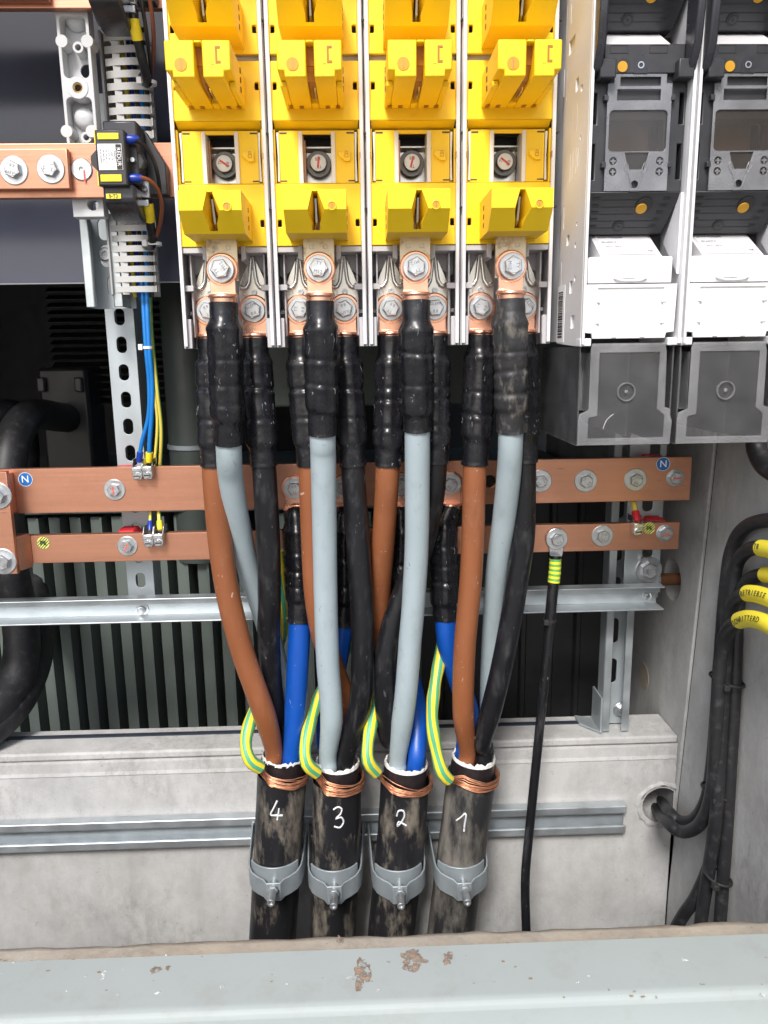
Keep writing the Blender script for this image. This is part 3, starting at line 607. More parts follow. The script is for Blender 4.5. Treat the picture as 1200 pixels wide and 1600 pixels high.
# ================================================================== CABLES
YC, RC = .075, .0325
def lug(parent, x, y, z, zb, r=.0170, ma=CUB, name='cable_lug'):
    """flat palm ring seated at depth y (front of the contact), barrel running down to zb"""
    b = MB()
    b.lathe([(.006, -.0050), (r-.0015, -.0050), (r, -.0038), (r, -.0005), (r-.001, 0), (.006, 0)], (x, y, z), 'y', 36)
    b.box(x-r*.76, x+r*.76, y-.0045, y-.0005, z-r*1.38, z-r*.45)
    b.box(x-r*.78, x+r*.78, y-.0060, y+.0030, z-r*1.50, z-r*1.32)
    b.lathe([(.0140, zb-.006), (.0140, z-r*1.68), (.0152, z-r*1.66), (.0158, z-r*1.58), (.0150, z-r*1.46), (.006, z-r*1.42)], (x, y-.004, 0), 'z', 28)
    return obj(name, b, ma, parent, bev=.0004, smooth=30)
def sleeve_profile(L, seed):
    """heat-shrink over a crimped barrel: neck, shoulder, hexagonal crimps, step down to the cable"""
    rnd = random.Random(seed)
    e = L*(.80+rnd.uniform(-.05, .04)); sh = .016+rnd.uniform(-.003, .004); rot = rnd.uniform(-.25, .25)
    cs = [(L*f_+rnd.uniform(-.006, .006), rnd.uniform(.45, 1.15), rnd.uniform(.0016, .0030)) for f_ in ((.42, .62) if seed % 3 else (.36, .53, .69))]
    tilt = [(rnd.uniform(-.0022, .0022), rnd.uniform(0, 6.28)) for _ in range(6)]
    sm = lambda t: max(0, min(1, t))**2*(3-2*max(0, min(1, t)))
    def f(s, a):
        fl = abs(math.cos(3*(a+rot)))                    # 1 on a flat of the hexagon's corner
        t0 = tilt[0][0]*math.cos(a+tilt[0][1]); t1 = tilt[1][0]*math.cos(a+tilt[1][1])
        r = .0148+.0042*sm((s-sh-t0)/.012)
        body = sm((s-sh)/.012)*(1-sm((s-e)/.010))
        r *= 1-body*.10*(1-fl)*.9
        for q, (c, am, wd) in enumerate(cs):
            dd = s-c-tilt[2+q % 3][0]*math.cos(a+tilt[2+q % 3][1])
            r -= am*(.0008+.0012*fl)*math.exp(-(dd/wd)**2); r += am*.0010*fl*math.exp(-((dd-.0045)/.0026)**2)
        r += .0007*math.exp(-((s-sh-.011-t0)/.003)**2)
        r -= .0036*sm((s-e-t1)/.009)
        r += .00055*mnoise.noise(Vector((s*70+seed*3.1, 1.6*math.cos(a), 1.6*math.sin(a))))+.00025*mnoise.noise(Vector((s*260+seed, 3*math.cos(a), 3*math.sin(a))))
        if s > L-.0025: r += .0004+.0007*mnoise.noise(Vector((seed*7.7, 2*math.cos(a), 2*math.sin(a))))
        return r
    return f
def core(parent, name, ma, path, sleeve_end_len, seed, smat=SHR, dusty=False, r=.0140):
    pts = spline(path, .0018); L = [0]
    for a, b in zip(pts, pts[1:]): L.append(L[-1]+(b-a).length)
    i1 = next(i for i, l in enumerate(L) if l >= sleeve_end_len)
    c = obj(name, MB().tube(pts[max(0, i1-6)::2] if (len(pts)-max(0, i1-6)) % 2 else pts[max(0, i1-6)::2]+[pts[-1]], (lambda J: (lambda i, a: (r-.0026*max(0, min(1, (L[J[i]]-L[-1]+.085)/.06)))*(1+.022*math.cos(2*a+seed)+.018*mnoise.noise(Vector((L[J[i]]*26+seed*5, 1.3*math.cos(a), 1.3*math.sin(a)))))))(list(range(max(0, i1-6), len(pts), 2))+([] if (len(pts)-max(0, i1-6)) % 2 else [len(pts)-1])), 24, seed=seed), ma, parent, smooth=60)
    sl = pts[:i1+1]
    pf = sleeve_profile(L[i1], seed)
    obj('heat_shrink_sleeve', MB().tube(sl, lambda i, a: pf(L[i], a), 36, seed=seed), smat, c, smooth=60)
    return c
def pts_of(lst): return [at(*p) for p in lst]
# measured runs: (x, y in the photo, depth behind the rail front)
RUN = {
 0: dict(sheath=[(441, 1206), (437, 1280), (433, 1350), (427, 1450), (420, 1560)],
   brown=[(335, 728, .015), (342, 825, .025), (352, 905, .030), (365, 967, .034), (381, 1025, .040), (411, 1110, .047), (431, 1190, .058), (436, 1230, .070)],
   grey=[(357, 692, -.018), (361, 750, .005), (372, 817, .032), (388, 887, .062), (412, 960, .086), (434, 1045, .098), (444, 1120, .097), (448, 1190, .092), (448, 1215, .09)],
   black=[(412, 727, .016), (419, 840, .030), (421, 930, .045), (420, 1000, .060), (424, 1070, .075), (432, 1130, .085), (436, 1190, .090), (438, 1215, .09)],
   blue=[(463, 820, .086), (467, 905, .080), (468, 975, .074), (465, 1044, .070), (461, 1116, .066), (457, 1185, .063), (455, 1225, .066)], blug=(461, 762),
   pe=[(407, 1200, .040), (390, 1187, .035), (384, 1160, .045), (392, 1125, .062), (410, 1080, .095), (432, 1020, .115), (441, 970, .118), (438, 900, .108), (436, 858, .098)]),
 1: dict(sheath=[(527, 1216), (526, 1290), (524, 1355), (520, 1450), (516, 1560)],
   brown=[(485, 727, .015), (488, 820, .025), (493, 925, .040), (503, 990, .055), (520, 1040, .075), (537, 1090, .088), (543, 1140, .092), (543, 1205, .092)],
   grey=[(504, 678, -.018), (505, 720, -.008), (507, 833, .010), (509, 940, .025), (512, 1033, .037), (518, 1119, .048), (522, 1200, .056), (524, 1235, .066)],
   black=[(551, 727, .016), (557, 815, .028), (563, 908, .038), (566, 967, .044), (566, 1033, .050), (562, 1100, .056), (553, 1180, .064), (548, 1225, .07)],
   blue=[(536, 820, .086), (537, 905, .086), (534, 980, .088), (524, 1045, .092), (511, 1105, .095), (507, 1160, .094), (509, 1205, .09)], blug=(537, 761),
   pe=[(495, 1208, .040), (479, 1192, .034), (477, 1165, .045), (485, 1130, .066), (500, 1085, .098), (526, 1035, .116), (548, 1000, .122), (560, 940, .118), (562, 860, .098)]),
 2: dict(sheath=[(633, 1217), (628, 1290), (622, 1355), (612, 1450), (602, 1560)],
   brown=[(606, 727, .015), (602, 800, .030), (597, 870, .052), (593, 940, .078), (598, 1000, .094), (612, 1050, .098), (622, 1115, .098), (624, 1205, .092)],
   grey=[(652, 672, -.018), (652, 750, -.006), (651, 850, .010), (647, 930, .022), (641, 1000, .032), (634, 1085, .043), (627, 1195, .054), (627, 1235, .064)],
   black=[(680, 722, .017), (674, 790, .034), (657, 865, .052), (632, 922, .056), (612, 980, .056), (603, 1030, .056), (602, 1090, .060), (607, 1150, .070), (616, 1210, .08)],
   blue=[(627, 820, .088), (626, 905, .094), (627, 985, .100), (634, 1040, .098), (646, 1085, .093), (652, 1130, .086), (652, 1190, .078), (651, 1220, .077)], blug=(627, 757),
   pe=[(588, 1207, .040), (575, 1188, .034), (575, 1160, .045), (583, 1120, .066), (596, 1075, .098), (612, 1020, .118), (636, 950, .120), (640, 858, .098)]),
 3: dict(sheath=[(737, 1208), (727, 1285), (718, 1350), (705, 1450), (692, 1560)],
   brown=[(742, 726, .015), (739, 833, .024), (735, 913, .030), (730, 965, .034), (725, 1030, .038), (724, 1116, .046), (720, 1190, .056), (719, 1230, .066)],
   grey=[(798, 674, -.018), (795, 740, -.002), (787, 815, .024), (777, 887, .050), (771, 967, .074), (767, 1047, .090), (764, 1120, .096), (761, 1190, .092), (758, 1220, .09)],
   black=[(819, 722, .016), (818, 833, .026), (809, 900, .032), (798, 970, .037), (783, 1047, .043), (768, 1107, .049), (753, 1160, .056), (743, 1215, .066)],
   blue=[(692, 830, .085), (694, 905, .080), (696, 972, .077), (703, 1020, .080), (717, 1065, .088), (733, 1115, .096), (740, 1170, .096), (742, 1210, .093)], blug=(703, 755),
   pe=[(701, 1218, .036), (690, 1205, .032), (681, 1170, .040), (675, 1120, .050), (679, 1075, .062), (687, 1030, .082), (694, 985, .106), (698, 930, .116), (700, 856, .098)]),
}
cables = []
for k in range(4):
    d = RUN[k]; xr = -.15+.1*k
    cb = thing('power_cable', CL[k], 'cable', (0, 0, 0), 'numbered power cables')
    cables.append(cb)
    ax = spline([at(px, py, YC) for px, py in d['sheath']], .006)
    TOPA = ax[0]; TD = (ax[0]-ax[3]).normalized()
    b = MB(); b.tube(ax, [RC*(1+.004*math.sin(i*.7+k)) for i in range(len(ax))], 40, caps=False)
    sheath = obj('sheath', b, SHE1 if k == 3 else SHE, cb, smooth=60)
    # inner belt, filler collar
    tap = [TOPA-TD*.03+TD*(.054*i/9) for i in range(10)]
    obj('inner_belt', MB().tube(tap, [.0285+.0008*math.sin(i*1.7+k) for i in range(10)], 36, seed=k, wob=.02, caps=False), TAPE, cb, smooth=60)
    rnd = random.Random(40+k); ring = []
    for j in range(40): pass
    fil = MB(); n = 56; vs = []
    e1 = TD.orthogonal().normalized(); e2 = TD.cross(e1)
    jit = [.0022*mnoise.noise(Vector((j*.55, k*9.1, 0)))*1.6+rnd.uniform(-.0012, .0014) for j in range(n)]; jr = [rnd.uniform(-.0009, .0006) for _ in range(n)]
    for j in range(n):
        a = 2*math.pi*j/n; dr = e1*math.cos(a)+e2*math.sin(a)
        for r, h in ((.0289, .0215), (.0290+jr[j], .0240+jit[j]*.3), (.0284+jr[j], .0262+jit[j]), (.0266+jr[j], .0258+jit[j]), (.0258, .018)):
            vs.append(TOPA+TD*h+dr*r)
    fil.add(vs, [(j*5+q, j*5+q+1, ((j+1) % n)*5+q+1, ((j+1) % n)*5+q) for j in range(n) for q in range(4)])
    obj('white_filler', fil, WHF, cb, smooth=50)
    obj('core_packing', MB().tube([TOPA-TD*.01, TOPA+TD*.010], .0275, 28), TAPE, cb)
    # screen wires swept round to the pigtail
    pe = pts_of(d['pe']); st = MB(); rnd = random.Random(60+k); e3 = pe[0]
    va = e3-TOPA; va -= TD*va.dot(TD); a0 = math.atan2(va.dot(e2), va.dot(e1))
    fv = Vector((0, -1, 0)); fa = math.atan2(fv.dot(e2), fv.dot(e1)); sg = 1 if math.sin(fa-a0) > 0 else -1
    for q in range(20):
        ph = []
        span = 2.9+rnd.uniform(-.25, .35); off = rnd.uniform(-1, 1)
        for j in range(15):
            t = j/14; a = a0+sg*span*t
            rr = RC+.0012+.0024*rnd.random()*.3+.0022*(q % 3)/2
            h = .008-.011*math.sin(t*math.pi*.75)+off*.0085*(1-.45*t)+.0035*t+.0030*mnoise.noise(Vector((t*3.5, q*1.7, k*3.3)))
            rr += .0016*abs(mnoise.noise(Vector((t*4, q*2.3+9, k))))
            ph.append(TOPA+TD*h+(e1*math.cos(a)+e2*math.sin(a))*rr)
        ph[0] = e3+Vector((rnd.uniform(-1, 1), rnd.uniform(-1, 1), rnd.uniform(-1, 1)))*.0045
        st.tube(spline(ph, .006), .00062, 6)
    obj('screen_wires', st, CUW, cb, smooth=60)['kind'] = 'stuff'
    pp = spline(pe, .006)
    obj('earth_pigtail', MB().tube(pp, [.0081+.0005*math.sin(i*.9) for i in range(len(pp))], 16, seed=k, wob=.05), GY, cb, smooth=60)
    # cores
    ORD = [dict(brown=(-1, -1), blue=(1, -1), black=(-1, 1), grey=(1, 1)), dict(grey=(-1, -1), black=(1, -1), blue=(-1, 1), brown=(1, 1)), dict(grey=(-1, -1), blue=(1, -1), black=(-1, 1), brown=(1, 1)), dict(brown=(-1, -1), black=(1, -1), blue=(-1, 1), grey=(1, 1))][k]
    def entry(key):
        p = pts_of([q for q in d[key] if q[1] < 1165]); o_ = Vector((ORD[key][0]*.0116, ORD[key][1]*.0112, 0)); return p+[TOPA+TD*.042+o_*1.06, TOPA+TD*.022+o_, TOPA+TD*.012+o_*.98]
    hgt = {'l1': (xr-.0244, .0150), 'l2': (xr+.0244, .0150)}
    for nm, key, cm, lx, ly, lz, zb, sm in (('brown_core', 'brown', BRN, xr-.0244, .0255, .0405, .0105, SHR), ('grey_core', 'grey', GRC, xr, -.0245, .0790, .0460, SHRD if k == 3 else SHR), ('black_core', 'black', BKC, xr+.0244, .0255, .0405, .0105, SHR)):
        tail = entry(key); p0 = Vector((lx, ly-.005, zb)); p1 = p0+(tail[0]-p0)*.3
        p1 = Vector((lx+(tail[0].x-lx)*.15, ly-.006, zb+(tail[0].z-zb)*.28))
        ls = (tail[0]-p0).length*1.0
        c = core(cb, nm, cm, [p0, p1]+tail, ls, k*7+len(nm), sm)
        lug(c, lx, ly, lz, zb)
    bx = at(*d['blug'], .1); tail = entry('blue'); p0 = Vector((bx.x, .094, bx.z-.030))
    end = 1 if k in (0, 3) else 1
    sl_end = tail[2 if k in (0, 1, 3) else 2]
    ls = (tail[1]-p0).length+(sl_end-tail[1]).length*.95
    c = core(cb, 'blue_core', BLU, [p0]+tail, ls, 90+k, SHR)
    lug(c, bx.x, .0995, bx.z, bx.z-.030, .0165)
    # handwritten figure
    STROKES = {'4': [[(433, 1251), (428, 1262), (423, 1273), (432, 1274), (442, 1274)], [(436, 1263), (435, 1272), (433, 1281)]],
               '3': [[(521, 1265), (528, 1261), (534, 1264), (532, 1272), (525, 1279), (533, 1277), (537, 1284), (531, 1293), (522, 1291)]],
               '2': [[(620, 1275), (623, 1267), (630, 1267), (632, 1275), (627, 1285), (621, 1291), (623, 1284), (630, 1287), (635, 1290)]],
               '1': [[(713, 1282), (720, 1277), (727, 1271), (728, 1277), (726, 1288), (725, 1299)]]}[numbers[k]]
    g = MB()
    for sx in STROKES:
        q = []
        for px, py in sx:
            v = ray(px, py); best = None
            # first hit of the viewing line with the sheath surface
            t0 = .9; P = CAM+v*t0
            for it in range(600):
                t = .80+it*.0008; P = CAM+v*t
                dm = min((P-a).length for a in ax[:30])
                if dm <= RC+.0006: break
            q.append(P)
        g.tube(spline(q, .002), .00125, 6)
    if 'white_marker' not in MATS: wear_through(mat('white_marker', (.70, .72, .74), .65, var=.10), 320, .34)
    obj('handwritten_number', g, MATS['white_marker'], cb, smooth=60)

# ================================================================== CABLE CLAMPS on the lower rail
for k in range(4):
    d = RUN[k]; c = at(*d['sheath'][2], YC); c2 = at(*d['sheath'][1], YC)
    cl = thing('cable_clamp', KL[k], 'clamp', (c.x, YC, c.z), 'clamps on the lower rail')
    w_ = .0350; y0 = .131-YC
    path = [(-w_-.004, y0), (-w_-.0005, -.012), (-w_+.0012, -.022), (-w_+.006, -.031), (-w_+.014, -.0375), (-.013, -.0425), (-.009, -.0485), (.009, -.0485), (.013, -.0425), (w_-.014, -.0375), (w_-.006, -.031), (w_-.0012, -.022), (w_+.0005, -.012), (w_+.004, y0)]
    st = band(path, .0022, -.0130, .0130)
    o = obj('strap', st, CLG, cl, bev=.0007); 
    for v in o.data.vertices:
        yy = (v.co.y-y0)/(y0+.05); v.co.z += .012*(v.co.y+.02)/.06  # ends rise towards the rail
    sad = band([((RC+.0030)*math.sin(a), -(RC+.0030)*math.cos(a)) for a in [R_(t) for t in range(-62, 63, 6)]], .0024, -.010, .020)
    obj('saddle', sad, CLG, cl, bev=.0006)
    obj('screw', MB().lathe([(.0022, -.0770), (.0026, -.0795), (.0044, -.0795), (.0050, -.0785), (.0050, -.0530), (.0042, -.0530), (.0042, -.0350)], (0, 0, .001), 'y', 18), BOLT, cl, smooth=30)
    obj('screw_nut', MB().lathe([(.0, -.0570), (.0068, -.0570), (.0068, -.0530), (.0, -.0530)], (0, 0, .001), 'y', 6), CLG, cl, bev=.0005)
    obj('hook', MB().box(-w_-.006, -w_-.002, y0-.002, y0+.012, -.002, .026), CLG, cl, bev=.0006)
    obj('hook', MB().box(w_+.002, w_+.006, y0-.002, y0+.012, -.002, .026), CLG, cl, bev=.0006)

# ================================================================== RAILS
def c_rail(name, label, x0, x1, yf, yb, z0, z1, ma=ZN, lip=.008, t=.0022, slots=()):
    r = thing(name, label, 'rail', (0, 0, 0))
    sec = [(yf, z0), (yf, z0+lip), (yf+t, z0+lip), (yf+t, z0+t), (yb-t, z0+t), (yb-t, z1-t), (yf+t, z1-t), (yf+t, z1-lip), (yf, z1-lip), (yf, z1), (yb, z1), (yb, z0)]
    obj('channel', MB().prism(sec, 'x', x0, x1), ma, r, bev=.0020 if t > .004 else .0006, seg=3)
    return r
# lower rail: two rounded lips facing the viewer
xr_end = at(985, 1258, .122).x
r = c_rail('mounting_rail', 'galvanised mounting rail on the concrete beam carrying the four cable clamps', -1.2, xr_end, .134, .1495, -.6990, -.6545, ZN, .0125, .0045)
for i in range(9): obj('slot', MB().box(-.62+i*.06, -.62+i*.06+.03, .1472, .1476, -.682, -.674), ZN2, r)
# upper rail
a1 = at(150, 933, .125).z; a2 = at(150, 970, .125).z; xe = at(1035, 915, .122).x
r2 = thing('cross_rail', 'galvanised open rail running level below the copper bars', 'rail')
sec = [(.120, a2), (.120, a2+.003), (.1475, a2+.003), (.1475, a1-.003), (.120, a1-.003), (.120, a1), (.150, a1), (.150, a2)]
sec = [(.112, a2), (.112, a2+.002), (.140, a2+.002), (.140, a1-.013), (.128, a1-.013), (.128, a1-.002), (.112, a1-.002), (.112, a1), (.130, a1), (.142, a1-.011), (.142, a2)]
obj('channel', MB().prism(sec, 'x', -1.2, xe), ZN, r2, bev=.0006)
for px, py in ((222, 952), (1010, 930)):
    c = at(px, py, .14); obj('rail_screw', MB().lathe([(.0, -.006), (.0030, -.006), (.0032, -.004), (.0052, -.0045), (.0058, -.003), (.0058, 0), (.009, 0), (.009, .001)], (c.x, .1385, c.z), 'y', 18), BOLT, r2, smooth=30)
# uprights
def upright(name, label, x0, x1, yf, yb, z0, z1, pitch, sw, sl, first, ma):
    u = thing(name, label, 'upright', ((x0+x1)/2, yf, z0))
    cx = (x0+x1)/2; hol = []; z = first
    while z > z0+sl: hol.append(rrect(cx-sw/2, cx+sw/2, z-sl/2, z+sl/2, sw/2-.0002, 5)); z -= pitch
    o = obj('web', plate(rect(x0, x1, z0, z1), hol, yf, yf+.0025, bev=.0004), ma, u); o.location = (-cx, -yf, -z0)
    for a, b in ((x0, x0+.0025), (x1-.0025, x1)):
        o = obj('leg_flange', MB().box(a, b, yf+.0026, yb, z0, z1), ma, u, bev=.0005); o.location = (-cx, -yf, -z0)
    return u
ul = at(190, 700, .15); c0 = at(181, 493, .15)
xl = at(173, 600, .15).x; xr2 = at(217, 600, .15).x
zs = [at(*p, .15).z for p in ((181, 495), (232, 910))]
pitch = (at(184, 538, .15).z-at(197, 760-72, .15).z)/3.4
up1 = upright('slotted_upright', 'galvanised upright with a row of oval slots behind the left of the bars', xl, xr2, .150, .190, a2+.002, .30, .0345, .0125, .0205, at(184, 539, .15).z+.0345*7, ZN2)
# right upright: open C channel with slots, foot bracket on the ledge
xa, xb_ = at(944, 1060, .165).x, at(986, 1060, .165).x
ur = thing('slotted_post', 'galvanised slotted post standing on the concrete ledge by the right wall', 'upright', ((xa+xb_)/2, .17, ZL))
cx = (xa+xb_)/2; hol = []
for i in range(14):
    z = at(972, 985, .19).z+.062*5-i*.062; hol.append(rrect(cx-.0065, cx+.0065, z-.019, z+.019, .0060, 5)) if z > ZL+.03 else None
hol = [h for h in hol if h]
o = obj('web', plate(rect(xa+.0022, xb_-.0022, ZL+.002, .35), hol, .190, .1925, bev=.0003), ZN2, ur); o.location = (-cx, -.17, -ZL)
for s, xx in ((-1, xa), (1, xb_)):
    x_in = xx-s*.0020
    o = obj('side_wall', MB().box(min(xx, x_in), max(xx, x_in), .168, .1925, ZL+.002, .35), ZN2, ur, bev=.0005); o.location = (-cx, -.17, -ZL)
    o = obj('lip', MB().box(min(xx, xx-s*.0105), max(xx, xx-s*.0105), .165, .1675, ZL+.002, .35), ZN, ur, bev=.0007); o.location = (-cx, -.17, -ZL)
fb = obj('foot_bracket', MB().prism([(xa-.026, .190), (xa-.001, .160), (xa-.001, .205), (xa-.026, .215)], 'z', ZL+.001, ZL+.004).box(xa-.0035, xa-.0008, .163, .205, ZL+.004, ZL+.055), ZN2, ur); fb.location = (-cx, -.17, -ZL)
c = at(969, 1107, .19); o = bolt(ur, 0, 0, 0, .008, .011, 'foot_bolt'); o.location = (c.x-cx, .186-.17, c.z-ZL)
c = at(963, 1140, .189); o = obj('hole', MB().lathe([(.0, 0), (.005, 0)], (c.x-cx, .1895-.17, c.z-ZL), 'y', 16), INK, ur)
# plate between post and bars, upper end of the right support (grey bracket with bolt)
pl0 = at(985, 700, .150); pl1 = at(1034, 935, .150)
sp = thing('support_plate', 'flat galvanised support plate behind the right end of the copper bars', 'plate', (0, 0, 0))
hz = [at(970+54, 703, .150), at(1012, 787, .15), at(1012, 860, .15)]
obj('plate_web', plate(rect(pl0.x, at(1036, 800, .15).x, at(1000, 935, .15).z, .25), [rrect(h.x-.007, h.x+.007, h.z-.011, h.z+.011, .0065, 4) for h in hz], .150, .153, bev=.0005), ZN, sp)
c = at(1013, 890, .150); bolt(sp, c.x, .150, c.z, .0115, .0185, 'large_bolt')
c = at(1003, 873, .150); obj('small_screw', MB().lathe([(.0, -.006), (.004, -.006), (.0045, -.004), (.0045, 0)], (c.x, .150, c.z), 'y', 12), BOLT, sp, smooth=30)

# ================================================================== COPPER BARS N and PE
def bar(name, label, x0, x1, z0, z1, yf, t, ma=CU, holes=()):
    b = thing(name, label, 'busbar', (0, 0, 0))
    obj('bar', plate(rect(x0, x1, z0, z1), list(holes), yf, yf+t, bev=.0008), ma, b); return b
YN = .100
hN = at(765, 752, YN)
nb = bar('neutral_busbar', 'long copper bar with blue N stickers above the narrower bar', at(-30, 735, YN).x, at(1080, 745, YN).x, -.1990, -.1425, YN, .010, holes=[circ(hN.x, hN.z, .0078, 24)])
pb = bar('earth_busbar', 'narrower copper bar with striped PE stickers below the N bar', at(30, 860, YN).x, at(1061, 840, YN).x, -.2637, -.2275, YN, .010)
obj('hole_rim', MB().box(hN.x-.014, hN.x+.014, YN+.0105, YN+.012, hN.z-.02, hN.z+.02), INK, nb)  # black card behind the bar hole so that it looks dark
for px, py, rh, rw, mk in ((178, 766, .0082, .0134, True), (845, 752, .0086, .0145, False), (916, 752, .0088, .0146, False), (994, 750, .0088, .0146, False), (1056, 747, .0086, .0112, True)):
    c = at(px, py, YN-.003); bolt(nb, c.x, YN, c.z, rh, rw, 'bar_bolt', mk)
for k in range(4):
    c = at(*RUN[k]['blug'], YN); bolt(nb, c.x, YN-.0055, c.z, .0090, .0135, 'lug_bolt')
for px, py, rh, rw, mk in ((198, 854, .0080, .0128, True), (942, 838, .0086, .0142, False), (1040, 834, .0085, .0112, True)):
    c = at(px, py, YN-.003); bolt(pb, c.x, YN, c.z, rh, rw, 'bar_bolt', mk)
c = at(870, 842, YN-.004); bolt(pb, c.x, YN-.0035, c.z, .0088, .0142, 'lug_bolt')
for px, py in ((40, 749), (1036, 725)):
    c = at(px, py, YN); s = obj('sticker', MB().lathe([(.0, 0), (.0083, 0)], (c.x, YN-.0006, c.z), 'y', 32), NBLU, nb)
    obj('rim', MB().lathe([(.0083, 0), (.0088, 0)], (c.x, YN-.0006, c.z), 'y', 32), PAPER, s)
    tm = text('N', .0125, YN-.0012, c.x, c.z, .0006); o = obj('letter', tm, PAPER, s)
    b = MB()  # bold: thicken strokes
for px, py in ((68, 848), (1014, 825)):
    c = at(px, py, YN); s = obj('sticker', MB().lathe([(.0, 0), (.0078, 0)], (c.x, YN-.0006, c.z), 'y', 28), mat('sticker_yellow', (.72, .72, .15), .5), pb)
    b = MB()
    for i in range(-3, 4):
        off = i*.0026; h = math.sqrt(max(0, .0077**2-off**2))
        d = Vector((.7071, 0, .7071)); nn = Vector((.7071, 0, -.7071)); q = Vector((c.x, YN-.0010, c.z))+nn*off
        b.add([q-d*h-nn*.0005, q+d*h-nn*.0005, q+d*h+nn*.0005, q-d*h+nn*.0005], [(0, 1, 2, 3)])
    obj('stripes', b, mat('sticker_green', (.03, .12, .05), .5), s)
    obj('letter', text('PE', .0078, YN-.0016, c.x, c.z, .0006), INK, s)
# copper link joining both bars at the left
xk = at(6, 735, .072).x; xk2 = at(31, 899, .072).x; xk = (xk+xk2)/2
lk = thing('copper_link', 'upright copper link plate tying both bars together at their left end', 'busbar', (0, 0, 0))
obj('link_plate', plate(rect(xk-.16, xk, at(20, 897, .072).z, at(4, 737, .072).z), [], .072, .080, bev=.0008), CU, lk)
obj('spacer', MB().box(xk-.12, xk-.004, .0805, .0995, -.196, -.146), CU, lk, bev=.0008)
obj('bent_foot', MB().prism([(xk-.09, .0805), (xk-.002, .0805), (xk+.002, .0835), (xk+.007, .0945), (xk+.009, .0995), (xk-.09, .0995)], 'z', -.268, -.224), CU, lk, bev=.0012)
for px, py in ((-4, 775), (4, 878)):
    c = at(px, py, .07); bolt(lk, c.x, .072, c.z, .0105, .0165, 'link_bolt')
# red insulators between bars and uprights
def insulator(px, py, lab, wx, zc, wd):
    c = at(px, py, .125); t = thing('insulator', lab, 'insulator', (c.x, .13, zc))
    wd *= .8
    obj('body', MB().lathe([(.012, -.0195), (wd, -.014), (wd*1.05, -.002), (wd*.85, .003), (wd*1.05, .010), (.013, .0195)], (0, 0, 0), 'y', 6), RED, t, bev=.001); return t
insulator(192, 722, 'red insulator holding the N bar off the left slotted upright', 0, -.164, .026)
insulator(200, 826, 'red insulator holding the PE bar off the left slotted upright', 0, -.243, .0235)
insulator(1022, 706, 'red insulator holding the N bar off the right support plate', 0, -.160, .0235)
insulator(1025, 810, 'red insulator holding the PE bar off the right support plate', 0, -.243, .0225)
# wire terminals sitting on the bars
TERM = None
def terminal(px, py, lab, grp, flag=False):
    global TERM
    c = at(px, py, YN-.006)
    t = thing('bar_terminal', lab, 'terminal', (c.x, YN-.0005, c.z), grp)
    parts = []
    if TERM is None:
        b = MB().prism([(-.0062, .006), (-.0062, -.006), (-.0045, -.0105), (.0045, -.0105), (.0062, -.006), (.0062, .006)], 'y', -.011, 0); b.box(-.0062, .0062, -.0135, -.011, .000, .0055)
        ears = MB().prism([(-.011, .006), (-.004, .0145), (.012, .0145), (.012, .006)], 'x', -.0065, -.0053).prism([(-.011, .006), (-.004, .0145), (.012, .0145), (.012, .006)], 'x', .0053, .0065)
        scr = MB().lathe([(.0, -.0145), (.0036, -.0145), (.0042, -.0135), (.0042, -.011)], (0, 0, -.0050), 'y', 16)
        TERM = (b.mesh('clamp_body'), ears.mesh('side_ears'), scr.mesh('screw', 30), MB().box(-.0036, .0036, -.0148, -.0146, -.0057, -.0043).mesh('screw_slot'))
    obj('clamp_body', TERM[0], SILV, t, bev=.0008); obj('side_ears', TERM[1], SILV, t, bev=.0004); s = obj('screw', TERM[2], SILV, t); obj('screw_slot', TERM[3], INK, s); return t
terminal(216, 736, 'silver wire terminal on the N bar holding the bare-ended blue wire', 'bar terminals')
terminal(232, 735, 'silver wire terminal on the N bar holding the blue wire with yellow ferrule', 'bar terminals')
terminal(233, 841, 'silver wire terminal on the left of the PE bar, wire with blue ferrule', 'bar terminals')
terminal(249, 840, 'silver wire terminal on the left of the PE bar, wire with yellow ferrule', 'bar terminals')
terminal(995, 823, 'silver wire terminal with red ferrule beside the right PE sticker', 'bar terminals')

# ================================================================== LEFT BUSBARS AND GEAR
YL = .035
b1 = bar('phase_busbar', 'bright copper busbar carrying the current transformer labelled 0-T3', -1.0, -.198, .1620, .2170, YL, .010, CU)
b2 = bar('phase_busbar', 'upper copper busbar cut off above the white plastic support', -1.0, -.198, .3470, .4020, YL, .010, CU)
tpz = [at(104, 232, .025), at(104, 295, .025)]
tp = thing('tap_plate', 'short copper plate with two hex bolts lying on the left busbar', 'plate', (0, 0, 0))
obj('plate', plate(rect(-1.0, tpz[0].x, tpz[1].z, tpz[0].z), [], YL-.0105, YL-.0005, bev=.0010), CU, tp)
for px, py in ((18, 264), (76, 262)):
    c = at(px, py, .018); bolt(tp, c.x, YL-.0105, c.z, .0090, .0148, 'plate_bolt', False)
t2 = at(75, 0, .025); obj('plate', plate(rect(-1.0, t2.x, t2.z, t2.z+.07), [], YL-.0105, YL-.0005, bev=.001), CU, b2)
c = at(128, 265, YL)
fs_ = obj('flush_screw', MB().lathe([(.0, .0), (.0025, -.0004), (.0028, -.0018), (.0105, -.0018), (.0115, -.001), (.0115, 0)], (c.x, YL, c.z), 'y', 28), BOLT, b1, smooth=30)
obj('paint_mark', MB().box(c.x+.002, c.x+.0038, YL-.0023, YL-.0019, c.z-.013, c.z-.001), REDM, fs_)
